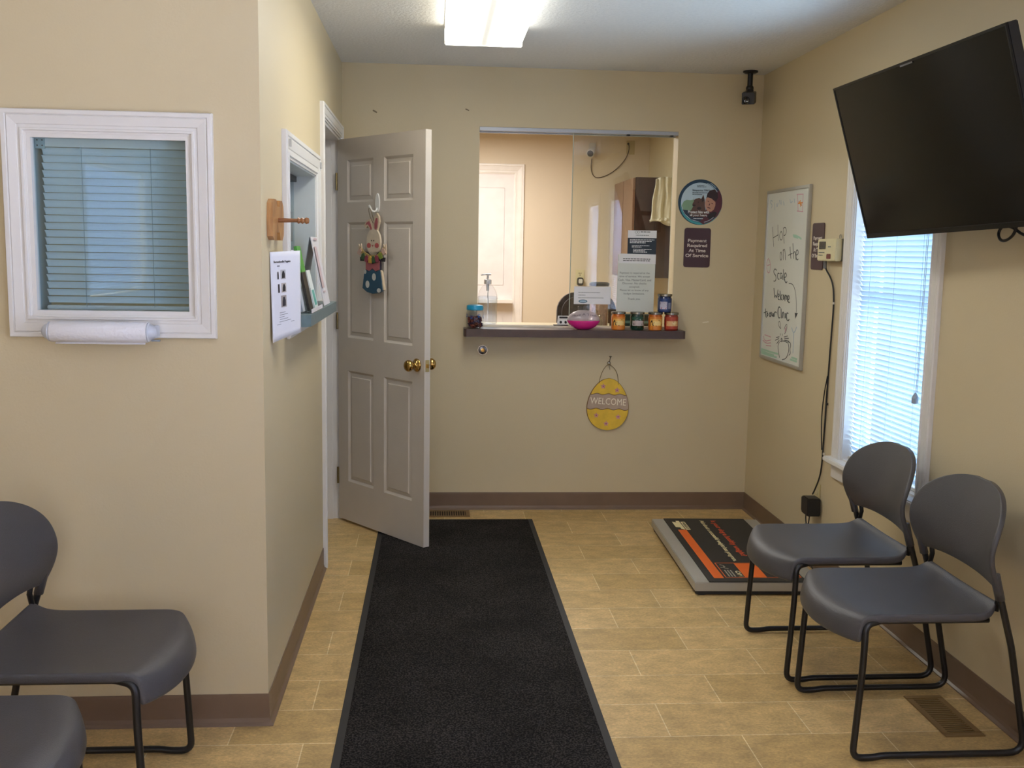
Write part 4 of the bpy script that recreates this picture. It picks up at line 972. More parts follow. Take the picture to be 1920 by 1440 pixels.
for cx in (-0.058, -0.022, 0.020, 0.058):
    cy_ = 0.066+0.004*math.sin(cx*90)
    flat_art(bm, ell(cx, cy_-0.004, 0.0065, 0.005, 10), 0.0003, T)
    for dx, dy in ((-0.008, 0.003), (-0.003, 0.008), (0.004, 0.008), (0.009, 0.003)): flat_art(bm, ell(cx+dx, cy_+dy, 0.0025, 0.003, 8), 0.0003, T)
obj('paw_prints', bm, mat('paw_blue', '#1d4e94', 0.5), t)

# sanitizer bottle behind it
t = thing('pump_bottle', 'clear hand sanitizer pump bottle standing behind the blue-lidded jar', 'bottle', (0.300, 5.772, 1.0582))
bm = NB(); lathe(bm, [(0.045, 0.0), (0.054, 0.003), (0.056, 0.012), (0.055, 0.06), (0.0535, 0.088), (0.056, 0.11), (0.056, 0.150), (0.054, 0.168), (0.046, 0.192), (0.033, 0.214), (0.018, 0.228), (0.017, 0.236)], seg=36); obj('bottle_body', bm, CLEAR, t, smooth='auto')
bm = NB(); lathe(bm, [(0.0, 0.004), (0.051, 0.004), (0.053, 0.012), (0.052, 0.06), (0.0505, 0.088), (0.053, 0.11), (0.053, 0.150), (0.0515, 0.160), (0, 0.160)], seg=36); obj('gel', bm, glass('gel_clear', (0.90, 0.94, 0.98), 1.33, 0.08, 0.03), t, smooth='auto')
bm = NB(); lathe(bm, [(0.020, 0.228), (0.021, 0.232), (0.021, 0.252), (0.017, 0.255), (0.007, 0.256), (0.006, 0.276), (0.012, 0.279), (0.012, 0.286), (0, 0.287)], seg=24)
tube(bm, [(0.0, 0, 0.283), (-0.032, 0, 0.281), (-0.038, 0, 0.276)], 0.0045, 8); tube(bm, [(0, 0, 0.283), (0.018, 0, 0.283)], 0.005, 8); obj('pump', bm, mat('pump_clear_grey', '#d6d3d2', 0.3), t, smooth='auto')
bm = NB(); tube(bm, [(0, 0, 0.23), (0.004, 0, 0.06)], 0.003, 8); tube(bm, [(0, 0, 0.23), (0, 0, 0.19)], 0.008, 10); obj('dip_tube', bm, mat('pump_clear_grey', '#d6d3d2', 0.3), t)

# small business card stand
t = thing('card_stand', 'small black stand of white cards left of the pink dish', 'stand', (0.715, 5.745, 1.0582))
bm = NB(); box(bm, -0.038, 0.045, -0.02, 0.02, 0, 0.004); obj('base', bm, BLACKP, t)
bm = NB(); vs = box(bm, -0.018, 0.045, -0.001, 0.001, 0.004, 0.054)
for v in vs: v.co.y += (v.co.z)*0.25; v.co.x += v.co.z*0.12
obj('card', bm, PAPER, t)
bm = NB(); prism(bm, rrect(-0.008, 0.040, 0.040, 0.050, 0.001), 0, 0.0008, T=lambda p: Vector((p.x+0.004, p.y*0.25-0.002-p.z, p.y)))
for cx in (0.004, 0.032): prism(bm, ell(cx, 0.018, 0.007, 0.008, 12), 0, 0.0008, T=lambda p: Vector((p.x, p.y*0.25-0.002-p.z, p.y)))
obj('card_print', bm, INK, t)

# ------------------------------------------------------------------ office behind the glass
t = thing('wall_cabinet', 'dark wood wall cabinet in the office behind the sliding glass', 'cabinet')
DW_ = wood_mat('dark_wood', '#2a1413', '#3d201d', (6, 6, 1.2), 0.35)
bm = NB(); box(bm, 1.517, 1.812, 7.73, 8.55, 1.285, 2.045); obj('carcass', bm, DW_, t, bev=0.002)
for a, b in ((7.735, 8.135), (8.145, 8.545)):
    bm = NB(); box(bm, 1.497, 1.516, a, b, 1.29, 2.04); d_ = obj('door', bm, mat('cabinet_door_wood', '#7b5a48', 0.3, vary=0.08), t, bev=0.003)
    bm = NB(); tube(bm, [(1.485, b-0.05 if a < 8 else a+0.05, 1.36), (1.485, b-0.05 if a < 8 else a+0.05, 1.46)], 0.005, 8); obj('handle', bm, ALU, d_)
t = thing('white_towel', 'cream towel hanging over the side of the dark cabinet', 'towel')
def cloth(seed, x0, x1, z0, z1, yb, th):
    bm = NB(); nx, nz = 26, 18; G = []
    for s in (0, 1):
        g = []
        for i in range(nx+1):
            row = []
            for j in range(nz+1):
                u, v = i/nx, j/nz
                x = x0+(x1-x0)*u - (1-v)*0.035*(1-u) + 0.004*math.sin(9*v+4*u)
                z = z0+(z1-z0)*v + (0.018*math.sin(5*u+seed) if v < 0.03 else 0) + (0.02*math.sin(3.0*u) if v > 0.97 else 0)
                y = yb - 0.016 - 0.010*math.sin(17*u+2.2*v+seed) - 0.005*math.sin(31*u+seed) - s*th
                row.append(bm.verts.new((x, y, z)))
            g.append(row)
        G.append(g)
    for s in (0, 1):
        for i in range(nx):
            for j in range(nz): bm.faces.new((G[s][i][j], G[s][i+1][j], G[s][i+1][j+1], G[s][i][j+1]))
    for i in range(nx):
        for j in (0, nz): bm.faces.new((G[0][i][j], G[0][i+1][j], G[1][i+1][j], G[1][i][j]))
    for j in range(nz):
        for i in (0, nx): bm.faces.new((G[0][i][j], G[0][i][j+1], G[1][i][j+1], G[1][i][j]))
    bmesh.ops.recalc_face_normals(bm, faces=bm.faces[:]); return bm
obj('cloth', cloth(0.4, 1.660, 1.805, 1.700, 2.030, 7.725, 0.008), mat('cream_cloth', '#e0dac8', 0.9, bump=0.3, bscale=90), t, smooth=True)
obj('hem', cloth(0.4, 1.655, 1.807, 1.715, 1.723, 7.715, 0.010), mat('cream_cloth', '#e0dac8', 0.9), t, smooth=True)

t = thing('security_camera', 'white round camera on the office wall, seen through the glass', 'camera', M=back_frame(1.322, 2.335, YO))
bm = NB(); box(bm, -0.028, 0.028, 0.0, 0.055, 0.0, 0.02); obj('mount', bm, mat('camera_white', '#cdc9bd', 0.4), t, bev=0.006)
rotm = Matrix.Rotation(math.radians(22), 4, 'X') @ Matrix.Rotation(math.radians(-18), 4, 'Y')
bm = NB(); lathe(bm, [(0.030, 0.0), (0.033, 0.01), (0.034, 0.085), (0.031, 0.092), (0, 0.092)], seg=24); bm.transform(Matrix.Translation((0, -0.008, 0.01)) @ rotm); obj('body', bm, mat('camera_white', '#cdc9bd', 0.4), t, smooth='auto')
bm = NB(); lathe(bm, [(0.026, 0.0925), (0.026, 0.095), (0, 0.095)], seg=24); bm.transform(Matrix.Translation((0, -0.008, 0.01)) @ rotm); obj('lens', bm, mat('lens_dark', '#3e3f40', 0.2), t)
t = thing('cable', 'thin dark cable drooping from the white camera to a wall plate', 'cable', M=back_frame(0, 0, YO))
bm = NB(); tube(bm, soft([(1.318, 2.26, 0.02), (1.312, 2.17, 0.012), (1.34, 2.105, 0.01), (1.395, 2.100, 0.01), (1.48, 2.135, 0.01), (1.56, 2.200, 0.01), (1.62, 2.28, 0.012), (1.64, 2.36, 0.02), (1.625, 2.395, 0.012)]), 0.0035, 8); obj('cord', bm, mat('cord_brown', '#4c3a2c', 0.6), t, smooth=True)
t = thing('wall_plate', 'beige cable plate high on the office wall', 'plate', M=back_frame(1.650, 2.360, YO))
bm = NB(); box(bm, -0.036, 0.036, -0.058, 0.058, 0.0005, 0.006); obj('plate', bm, mat('plate_beige', '#bcab85', 0.5), t, bev=0.002)
bm = NB(); lathe(bm, [(0.009, 0.006), (0.009, 0.014), (0.006, 0.014)], (-0.022, 0.03, 0), 12); obj('jack', bm, BLACKP, t)
t = thing('wall_outlet', 'beige outlet on the office wall above the grey chair back', 'outlet', M=back_frame(1.245, 1.262, YO))
bm = NB(); box(bm, -0.038, 0.038, -0.060, 0.060, 0.0005, 0.006); obj('plate', bm, mat('plate_pale', '#d8cba2', 0.5), t, bev=0.002)
bm = NB()
for x, z in ((-0.008, 0.030), (0.008, 0.030), (0.0, 0.014)): box(bm, x-0.003, x+0.003, z-0.005, z+0.005, 0.006, 0.007)
obj('slot', bm, BLACKP, t)
bm = NB(); prism(bm, rrect(-0.026, 0.026, -0.075, -0.005, 0.018), 0.007, 0.045); pl_ = obj('plug', bm, mat('plug_black', '#2a2828', 0.4), t, bev=0.004)
bm = NB(); prism(bm, rrect(-0.017, 0.017, -0.055, -0.018, 0.010), 0.045, 0.050); obj('plug_face', bm, mat('plug_face', '#d5d3cc', 0.4), pl_)
# grey upholstered office chair
t = thing('office_chair', 'dark grey high-backed office chair behind the counter, seen through glass', 'chair', (1.03, 6.95, 0))
DG = mat('grey_upholstery', '#4b4544', 0.9, bump=0.6, bscale=60, vary=0.2, vscale=25)
bm = NB(); prism(bm, rrect(-0.19, 0.22, 0.58, 1.20, 0.13, 7), -0.05, 0.05, T=lambda p: Vector((p.x, p.z, p.y))); bmesh.ops.recalc_face_normals(bm, faces=bm.faces[:]); obj('backrest', bm, DG, t, smooth='auto', bev=0.03)
bm = NB(); box(bm, -0.23, 0.25, 0.03, 0.48, 0.45, 0.54); obj('seat', bm, DG, t, bev=0.03)
bm = NB(); lathe(bm, [(0.03, 0.06), (0.03, 0.45)], (0.0, 0.22, 0), 12); obj('column', bm, BLACKM, t)
for k in range(5):
    a = 2*PI*k/5; bm = NB(); tube(bm, [(0, 0.22, 0.08), (0.27*math.cos(a), 0.22+0.27*math.sin(a), 0.055)], 0.016, 8); lg = obj('leg', bm, BLACKM, t)
    bm = NB(); lathe(bm, [(0.0, 0.0), (0.024, 0.004), (0.028, 0.025), (0.024, 0.05), (0, 0.052)], (0.27*math.cos(a), 0.22+0.27*math.sin(a), 0), 12); obj('caster', bm, BLACKP, lg)
# canister and glass jar on the office counter
t = thing('canister', 'tall clear canister with dark lid and peach contents behind the white card', 'canister', (0.985, 6.05, 1.0302))
bm = NB(); lathe(bm, [(0.055, 0), (0.058, 0.006), (0.058, 0.235), (0.052, 0.245)], seg=28); obj('jar_body', bm, CLEAR, t, smooth='auto')
bm = NB(); lathe(bm, [(0.0, 0.004), (0.054, 0.004), (0.054, 0.215), (0, 0.225)], seg=28); obj('contents', bm, mat('peach_contents', '#c99a84', 0.8, vary=0.25, vscale=60), t, smooth='auto')
bm = NB(); lathe(bm, [(0.060, 0.245), (0.061, 0.262), (0.05, 0.268), (0, 0.268)], seg=28); obj('lid', bm, mat('lid_darkgrey', '#4b484d', 0.4), t, smooth='auto')
t = thing('glass_jar', 'small round clear glass jar behind the right end of the pink dish', 'jar', (0.942, 5.885, 1.0302))
bm = NB(); lathe(bm, [(0.026, 0), (0.034, 0.006), (0.042, 0.03), (0.040, 0.055), (0.026, 0.068), (0.026, 0.074), (0.032, 0.078), (0.028, 0.084), (0.008, 0.09), (0.013, 0.102), (0.008, 0.112), (0, 0.114)], seg=26); obj('jar_body', bm, glass('jar_glass', (0.86, 0.86, 0.84), 1.5, 0.03, 0.05), t, smooth='auto')
t = thing('tissue_box', 'dark teal box on the office counter behind the candle jars', 'box', (1.20, 5.93, 1.0302))
bm = NB(); box(bm, -0.16, 0.13, -0.05, 0.05, 0, 0.085); obj('carton', bm, mat('teal_dark', '#24403f', 0.6), t, bev=0.003)
bm = NB(); box(bm, -0.155, 0.125, -0.0515, -0.0502, 0.035, 0.050); obj('pale_band', bm, mat('pale_band', '#7fa0a0', 0.6), t)

# ------------------------------------------------------------------ lock, hook and egg sign on the back wall
t = thing('wall_button', 'round chrome button with a brass centre below the counter shelf', 'button', M=back_frame(0.271, 0.920))
bm = NB(); prism(bm, ell(0, 0, 0.030, 0.030, 8), 0.0005, 0.010); obj('nut', bm, CHROME, t, bev=0.002)
bm = NB(); lathe(bm, [(0.024, 0.010), (0.022, 0.015), (0.016, 0.016)], seg=28); obj('ring', bm, mat('dark_chrome', '#5c5c5e', 0.2, metal=1.0), t, smooth='auto')
bm = NB(); lathe(bm, [(0.0155, 0.010), (0.015, 0.013), (0.011, 0.0135), (0.010, 0.018), (0, 0.0185)], seg=24); obj('centre', bm, BRASS, t, smooth='auto')
t = thing('wall_hook', 'small dark nail hook in the back wall above the egg sign', 'hook', M=back_frame(0.994, 0.864))
bm = NB(); tube(bm, [(0.003, 0.022, 0.0), (0.004, 0.022, 0.012), (0.000, 0.006, 0.016), (-0.003, -0.004, 0.010)], 0.0018, 6); lathe(bm, [(0.008, 0.0), (0.008, 0.002), (0, 0.003)], (0.004, 0.026, 0.011), 10, T=lambda p: Vector((p.x, 0.026+(p.z-0.011), p.y-0.026+0.011))); obj('nail', bm, mat('dark_nail', '#4a4036', 0.4, metal=0.7), t)
bm = NB(); lathe(bm, [(0.0, 0.0), (0.010, 0.003), (0.012, 0.010), (0.009, 0.018), (0, 0.022)], (-0.004, -0.012, 0.0), 12); tube(bm, [(-0.004, -0.018, 0.010), (0.0, -0.035, 0.006), (0.004, -0.05, 0.003)], 0.002, 6); obj('hook_body', bm, CHROME, t, smooth=True)
t = thing('hanging_sign', 'yellow egg-shaped wooden welcome sign hanging on the back wall', 'sign', M=back_frame(0.991, 0.616))
def egg(y):
    k = y/0.150
    return 0.120*math.sqrt(max(0, 1-k*k))*(1-0.16*k)
YEL = mat('egg_yellow', '#e0b938', 0.55, vary=0.08, vscale=30); BAND = mat('egg_band', '#b09a88', 0.6, vary=0.08, vscale=30)
ys = [-0.150+0.300*i/48 for i in range(49)]
out = [(egg(y), y) for y in ys]+[(-egg(y), y) for y in reversed(ys)][1:-1]
tilt = -0.03
bm = NB(); prism(bm, rot2(out, tilt), 0.003, 0.011); obj('egg_board', bm, mat('egg_edge', '#7d5c33', 0.6), t)
def wav(x, y0): return y0+0.004*math.cos(x*95)
def section(lo, hi):
    pts = []
    n = 30
    if lo is not None:
        xe = egg(lo)-0.003; pts += [(-xe+2*xe*i/n, wav(-xe+2*xe*i/n, lo)) for i in range(n+1)]
    yr = [y for y in ys if (lo is None or y > lo+0.004) and (hi is None or y < hi-0.004)]
    pts += [(max(0, egg(y)-0.003), y) for y in yr]
    if hi is not None:
        xe = egg(hi)-0.003; pts += [(xe-2*xe*i/n, wav(xe-2*xe*i/n, hi)) for i in range(n+1)]
    pts += [(-max(0, egg(y)-0.003), y) for y in reversed(yr)]
    q = []
    for p in pts:
        if not q or (abs(p[0]-q[-1][0])+abs(p[1]-q[-1][1])) > 1e-4: q.append(p)
    return q
for lo, hi, m_, nm in ((None, -0.030, YEL, 'lower_shell'), (-0.026, 0.056, BAND, 'band'), (0.060, None, YEL, 'upper_shell')):
    bm = NB(); prism(bm, rot2(section(lo, hi), tilt), 0.0112, 0.0150 if m_ is YEL else 0.0135); obj(nm, bm, m_, t)
letters('WELCOME', -0.103, 0.103, -0.002, 0.036, 0.0140, mat('egg_cream', '#f2e8d4', 0.6), t, 0.0, rotz=tilt-0.02)
for fx, fy in ((-0.030, 0.104), (0.050, 0.082), (-0.066, -0.064), (0.060, -0.072), (-0.008, -0.112)):
    bm = NB()
    for k in range(5): prism(bm, rot2(ell(fx+0.0085, fy, 0.0065, 0.0038, 10), 2*PI*k/5+PI/2, fx, fy), 0.0151, 0.0155)
    f_ = obj('flower', bm, mat('petal_pink', '#c98a92', 0.6), t)
    bm = NB(); prism(bm, ell(fx, fy, 0.0035, 0.0035, 10), 0.0156, 0.0160); obj('flower_centre', bm, mat('petal_centre', '#8e3f78', 0.6), f_)
bm = NB(); tube(bm, soft([(-0.052, 0.118, 0.013), (-0.056, 0.128, 0.015), (-0.045, 0.170, 0.014), (-0.030, 0.205, 0.013), (-0.006, 0.232, 0.014), (0.020, 0.218, 0.013), (0.044, 0.190, 0.013), (0.054, 0.150, 0.014), (0.056, 0.112, 0.014)], 3), 0.0016, 6); obj('hanging_wire', bm, mat('rust_wire', '#6d5a3a', 0.6, metal=0.3), t, smooth=True)

# ------------------------------------------------------------------ black camera at the ceiling
t = thing('security_camera', 'black box camera hanging from the ceiling in the right back corner', 'camera', (1.700, 5.560, ZC))
bm = NB(); lathe(bm, [(0, -0.0005), (0.040, -0.0005), (0.040, -0.008), (0.030, -0.013), (0.017, -0.014)], seg=24); obj('ceiling_plate', bm, BLACKM, t, smooth='auto')
bm = NB(); lathe(bm, [(0.0145, -0.013), (0.0145, -0.078), (0.020, -0.084), (0.021, -0.096), (0.016, -0.104), (0, -0.106)], seg=20); obj('stem', bm, BLACKM, t, smooth='auto')
bm = NB(); box(bm, -0.018, 0.016, -0.02, 0.02, -0.116, -0.098); obj('bracket', bm, BLACKM, t, bev=0.003)
R_ = Matrix.Translation((-0.008, -0.02, -0.145)) @ Matrix.Rotation(math.radians(-22), 4, 'Z') @ Matrix.Rotation(math.radians(12), 4, 'X')
bm = NB(); box(bm, -0.034, 0.034, -0.055, 0.055, -0.031, 0.031); bm.transform(R_); obj('housing', bm, mat('camera_black', '#1d1a1b', 0.4), t, bev=0.003)
bm = NB(); lathe(bm, [(0.020, 0.0), (0.020, 0.016), (0.015, 0.018), (0, 0.013)], (0, 0, 0), 22); bm.transform(R_ @ Matrix.Translation((-0.010, -0.055, -0.007)) @ Matrix.Rotation(PI/2, 4, 'X')); obj('lens', bm, mat('lens_black', '#0b0d14', 0.12, coat=0.5), t, smooth='auto')

# ------------------------------------------------------------------ scale readout box, its cord and the outlet
t = thing('readout_box', 'cream scale readout box on the right wall beside the window', 'box', M=right_frame(4.52, 1.505))
bm = NB(); box(bm, -0.108, 0.108, -0.050, 0.050, 0.0005, 0.014); obj('back_shell', bm, mat('box_grey', '#77756a', 0.5), t, bev=0.003)
bm = NB(); box(bm, -0.108, 0.108, -0.050, 0.050, 0.014, 0.044); fs = obj('front_shell', bm, CREAM, t, bev=0.004)
bm = NB(); box(bm, -0.085, -0.010, 0.004, 0.038, 0.0442, 0.0462); obj('display', bm, mat('display_dark', '#2a2422', 0.2), t)
bm = NB(); prism(bm, rrect(0.01, 0.055, -0.040, -0.018, 0.006), 0.0442, 0.0465); obj('button', bm, mat('button_red', '#6c2c22', 0.5), t)
bm = NB(); textlines(bm, -0.09, -0.012, 2, 0.012, [0.07, 0.05], 0.004, 0.0443); textlines(bm, 0.02, 0.014, 1, 0.01, [0.03], 0.005, 0.0443); obj('print', bm, GREYINK, t)
bm = NB(); tube(bm, soft([(0.055, 0.048, 0.006), (0.055, 0.066, 0.008), (0.075, 0.070, 0.010), (0.085, 0.055, 0.012)], 2), 0.0016, 6); obj('hanger', bm, mat('wire_grey', '#8d8a84', 0.4, metal=0.6), t)
t = thing('readout_cable', 'thin black cord running down the right wall from the readout box', 'cord')
def wl(y, z, x=XR-0.006): return (x, y, z)
main = [wl(4.585, 1.452, XR-0.024), wl(4.58, 1.42, XR-0.02), wl(4.535, 1.38, XR-0.010), wl(4.510, 1.34), wl(4.495, 1.29), wl(4.492, 1.22), wl(4.50, 1.10), wl(4.505, 0.98), wl(4.512, 0.84), wl(4.513, 0.72), wl(4.518, 0.62), wl(4.520, 0.52), wl(4.535, 0.45), wl(4.552, 0.385, XR-0.02), wl(4.555, 0.36, XR-0.03)]
bm = NB(); tube(bm, soft(main), 0.0038, 8); obj('cord', bm, BLACKP, t, smooth=True)
bm = NB(); tube(bm, soft([wl(4.506, 0.93, XR-0.010), wl(4.535, 0.84, XR-0.010), wl(4.548, 0.74, XR-0.010), wl(4.540, 0.66, XR-0.010), wl(4.524, 0.58, XR-0.010)]), 0.0028, 8); obj('slack_loop', bm, BLACKP, t, smooth=True)
bm = NB(); tube(bm, [wl(4.58, 1.458, XR-0.024), wl(4.582, 1.42, XR-0.021)], 0.0085, 8); obj('connector', bm, mat('connector_grey', '#6d6d6e', 0.4), t)
for z in (1.265, 0.80, 0.545, 0.565):
    bm = NB(); tube(bm, [wl(4.497+0.012*(1.2-z) if z < 1 else 4.494, z+0.005), wl(4.497+0.012*(1.2-z) if z < 1 else 4.494, z-0.005)], 0.0055, 8); obj('cable_tie', bm, mat('tie_white', '#d4cfc2', 0.5) if z != 0.80 else BLACKP, t)
t = thing('wall_outlet', 'cream outlet low on the right wall behind the black power adapter', 'outlet', M=right_frame(4.565, 0.355))
bm = NB(); box(bm, -0.035, 0.035, -0.058, 0.058, 0.0005, 0.006); obj('plate', bm, mat('plate_cream', '#cbbd8f', 0.5), t, bev=0.002)
bm = NB()
for z in (0.02, -0.02): prism(bm, rrect(-0.016, 0.016, z-0.014, z+0.014, 0.008), 0.006, 0.008)
obj('socket', bm, mat('plate_pale', '#d8cba2', 0.5), t)
t = thing('power_adapter', 'black power adapter plugged into the outlet with tied cords hanging below', 'adapter')
bm = NB(); prism(bm, [(4.495, 0.268), (4.572, 0.268), (4.586, 0.280), (4.590, 0.345), (4.570, 0.352), (4.500, 0.352)], 0.0, 0.062, T=lambda p: Vector((XR-0.009-p.z, p.x, p.y))); bmesh.ops.recalc_face_normals(bm, faces=bm.faces[:]); obj('body', bm, BLACKP, t, bev=0.004)
bm = NB(); tube(bm, soft([(XR-0.05, 4.566, 0.270), (XR-0.05, 4.572, 0.245), (XR-0.05, 4.560, 0.215)]), 0.003, 6); tube(bm, soft([(XR-0.05, 4.525, 0.270), (XR-0.05, 4.528, 0.245), (XR-0.05, 4.535, 0.215)]), 0.003, 6); obj('lead', bm, BLACKP, t, smooth=True)
bm = NB(); prism(bm, rrect(4.505, 4.565, 0.110, 0.222, 0.018), 0, 0.030, T=lambda p: Vector((XR-0.035-p.z, p.x, p.y))); bmesh.ops.recalc_face_normals(bm, faces=bm.faces[:]); obj('cord_bundle', bm, BLACKP, t, bev=0.006)
bm = NB(); tube(bm, soft([(XR-0.05, 4.515, 0.185), (XR-0.045, 4.490, 0.205), (XR-0.045, 4.462, 0.198), (XR-0.045, 4.458, 0.178), (XR-0.045, 4.480, 0.168), (XR-0.05, 4.512, 0.176)], 3), 0.0025, 6); obj('cord_loop', bm, BLACKP, t, smooth=True)
t = thing('scale_cord', 'thin dark cord along the foot of the right wall by the scale', 'cord')
bm = NB(); tube(bm, soft([(XR-0.05, 4.53, 0.112), (XR-0.045, 4.50, 0.05), (XR-0.05, 4.42, 0.012), (XR-0.06, 4.2, 0.006), (XR-0.075, 4.22, 0.006)]), 0.0028, 6); obj('cord', bm, BLACKP, t, smooth=True)

# ------------------------------------------------------------------ paper towel roll under the small window
t = thing('paper_towel_roll', 'white paper towel roll on a holder fixed to the small left window frame', 'towel roll', M=frameM((-0.955, YF-0.022, 1.228), (1, 0, 0), (0, 0, 1)))
ax = lambda p: Vector((p.z, p.y, p.x+0.050))
bm = NB(); lathe(bm, [(0.010, -0.133), (0.029, -0.133), (0.030, -0.131), (0.030, 0.133), (0.029, 0.135), (0.010, 0.135)], (0, 0, 0), 36, T=ax); bmesh.ops.recalc_face_normals(bm, faces=bm.faces[:]); obj('roll', bm, mat('towel_paper', '#e4e3e8', 0.9, bump=0.5, bscale=90, vary=0.02), t, smooth='auto')
bm = NB(); G = []
for j in range(9):
    a = PI*0.75+(1.5*PI-PI*0.75)*j/8
    G.append([bm.verts.new((x, 0.0312*math.sin(a)-0.0 if j < 8 else -0.036, 0.050-0.0312*math.cos(a)*(-1) if j < 8 else 0.046+0.002*math.sin(x*40))) for x in [-0.125+0.25*i/12 for i in range(13)]])
for a, b in zip(G, G[1:]):
    for k in range(12): bm.faces.new((a[k], a[k+1], b[k+1], b[k]))
o = obj('loose_sheet', bm, mat('towel_paper', '#e4e3e8', 0.9), t, smooth=True); md = o.modifiers.new('t', 'SOLIDIFY'); md.thickness = 0.001
for s in (-1, 1):
    bm = NB(); lathe(bm, [(0.0265, 0.134), (0.028, 0.136), (0.028, 0.139), (0.024, 0.141), (0.0205, 0.150), (0.011, 0.158), (0, 0.160)], (0, 0, 0), 24, T=lambda p, s=s: Vector((s*p.z, p.y, p.x+0.050))); bmesh.ops.recalc_face_normals(bm, faces=bm.faces[:]); obj('end_cap', bm, mat('holder_white', '#c5cad6', 0.35), t, smooth='auto')
    bm = NB(); box(bm, s*0.150-0.006, s*0.150+0.006, -0.018, 0.018, 0.001, 0.050); obj('holder_arm', bm, mat('holder_white', '#c5cad6', 0.35), t, bev=0.003)
bm = NB(); box(bm, 0.145, 0.168, -0.026, -0.021, 0.045, 0.055); obj('latch', bm, mat('latch_grey', '#7e858e', 0.4), t)

# ------------------------------------------------------------------ flyer taped by the corner
t = thing('flyer', 'white paper flyer with dog photos taped at the left wall corner', 'paper')
def flyer_pt(u, v, off=0.0):     # u across 0..1, v up 0..1
    ang = 0.30+0.02*math.sin(3*u)
    x = XL+0.002+0.066*u+0.010*math.sin(PI*u)*(1-v)*0.6 + (0.006*(1-v)*(1-u))
    y = 3.180+0.200*u
    z = 1.199+0.262*v - 0.018*(1-v)**3*(1-u)**2 + 0.006*u*v
    n = Vector((0.95, -0.31, 0))
    return Vector((x, y, z)) + n*off
bm = NB(); G = [[bm.verts.new(flyer_pt(i/16, j/16)) for j in range(17)] for i in range(17)]
for i in range(16):
    for j in range(16): bm.faces.new((G[i][j], G[i+1][j], G[i+1][j+1], G[i][j+1]))
o = obj('sheet', bm, mat('flyer_paper', '#dfdfea', 0.75, vary=0.01), t, smooth=True); md = o.modifiers.new('t', 'SOLIDIFY'); md.thickness = 0.0005
FT = lambda p: flyer_pt(p.x, p.y, 0.0008+p.z)
letters('Bernedoodle Puppies', 0.10, 0.64, 0.860, 0.895, 0.0, INK, t, 0.0, T=FT)
bm = NB()
def fl(x0, x1, y0, y1, b=None):
    nb = b or bm; prism(nb, [(x0, y0), (x1, y0), (x1, y1), (x0, y1)], 0, 0.0003, T=FT)
rr = random.Random(5)
fl(0.20, 0.28, 0.825, 0.838)
for i, (a, b) in enumerate(((0.22, 0.40), (0.22, 0.48), (0.21, 0.36), (0.22, 0.48), (0.20, 0.58), (0.13, 0.70))):
    fl(a, b, 0.290-i*0.025, 0.295-i*0.025)
obj('small_print', bm, mat('flyer_grey_ink', '#77767e', 0.8), t)
for x0, x1, y0, y1, c in ((0.19, 0.24, 0.675, 0.765, '#8e8c94'), (0.30, 0.46, 0.675, 0.785, '#b4b2b8'), (0.20, 0.25, 0.520, 0.620, '#4a4146'), (0.31, 0.46, 0.520, 0.630, '#b9b0ac'), (0.28, 0.45, 0.350, 0.485, '#a09694')):
    bm = NB(); fl(x0, x1, y0, y1, bm); ph = obj('photo', bm, mat('photo_'+c[1:], c, 0.6), t)
    bm = NB(); cx, w_ = (x0+x1)/2, (x1-x0); h = y1-y0
    prism(bm, [(cx-0.30*w_, y0+0.08*h), (cx-0.26*w_, y0+0.5*h), (cx-0.1*w_, y0+0.85*h), (cx+0.12*w_, y0+0.88*h), (cx+0.32*w_, y0+0.55*h), (cx+0.28*w_, y0+0.10*h)], 0.0004, 0.0007, T=FT)
    obj('photo_dog', bm, mat('photo_dark', '#231c24', 0.6), ph)

# ------------------------------------------------------------------ wooden leash hook
t = thing('leash_hook', 'wooden leash hook with a turned peg on the left wall corner', 'hook', M=hall_frame(3.255, 1.560))
WD = wood_mat('honey_wood', '#94633a', '#bb8a54', (2, 1, 6), 0.35)
pts = [(-0.112, -0.050), (-0.085, -0.062), (-0.035, -0.062), (-0.025, -0.038), (0.025, -0.038), (0.040, -0.062), (0.085, -0.062), (0.112, -0.045), (0.116, 0.0), (0.108, 0.045), (0.085, 0.062), (0.045, 0.062), (0.028, 0.042), (-0.020, 0.042), (-0.036, 0.062), (-0.080, 0.062), (-0.108, 0.050), (-0.116, 0.0)]
bm = NB(); prism(bm, pts, 0.0005, 0.018); obj('board', bm, WD, t, bev=0.004)
bm = NB(); lathe(bm, [(0.0075, 0.0), (0.0065, 0.03), (0.0058, 0.055), (0.006, 0.058), (0.0105, 0.062), (0.0065, 0.068), (0.0105, 0.074), (0.006, 0.080), (0.0105, 0.086), (0.008, 0.094), (0, 0.096)], (0, 0.0, 0.018), 18)
obj('peg', bm, wood_mat('peg_wood', '#7d4f2e', '#99683f', (8, 8, 2), 0.35), t, smooth='auto')

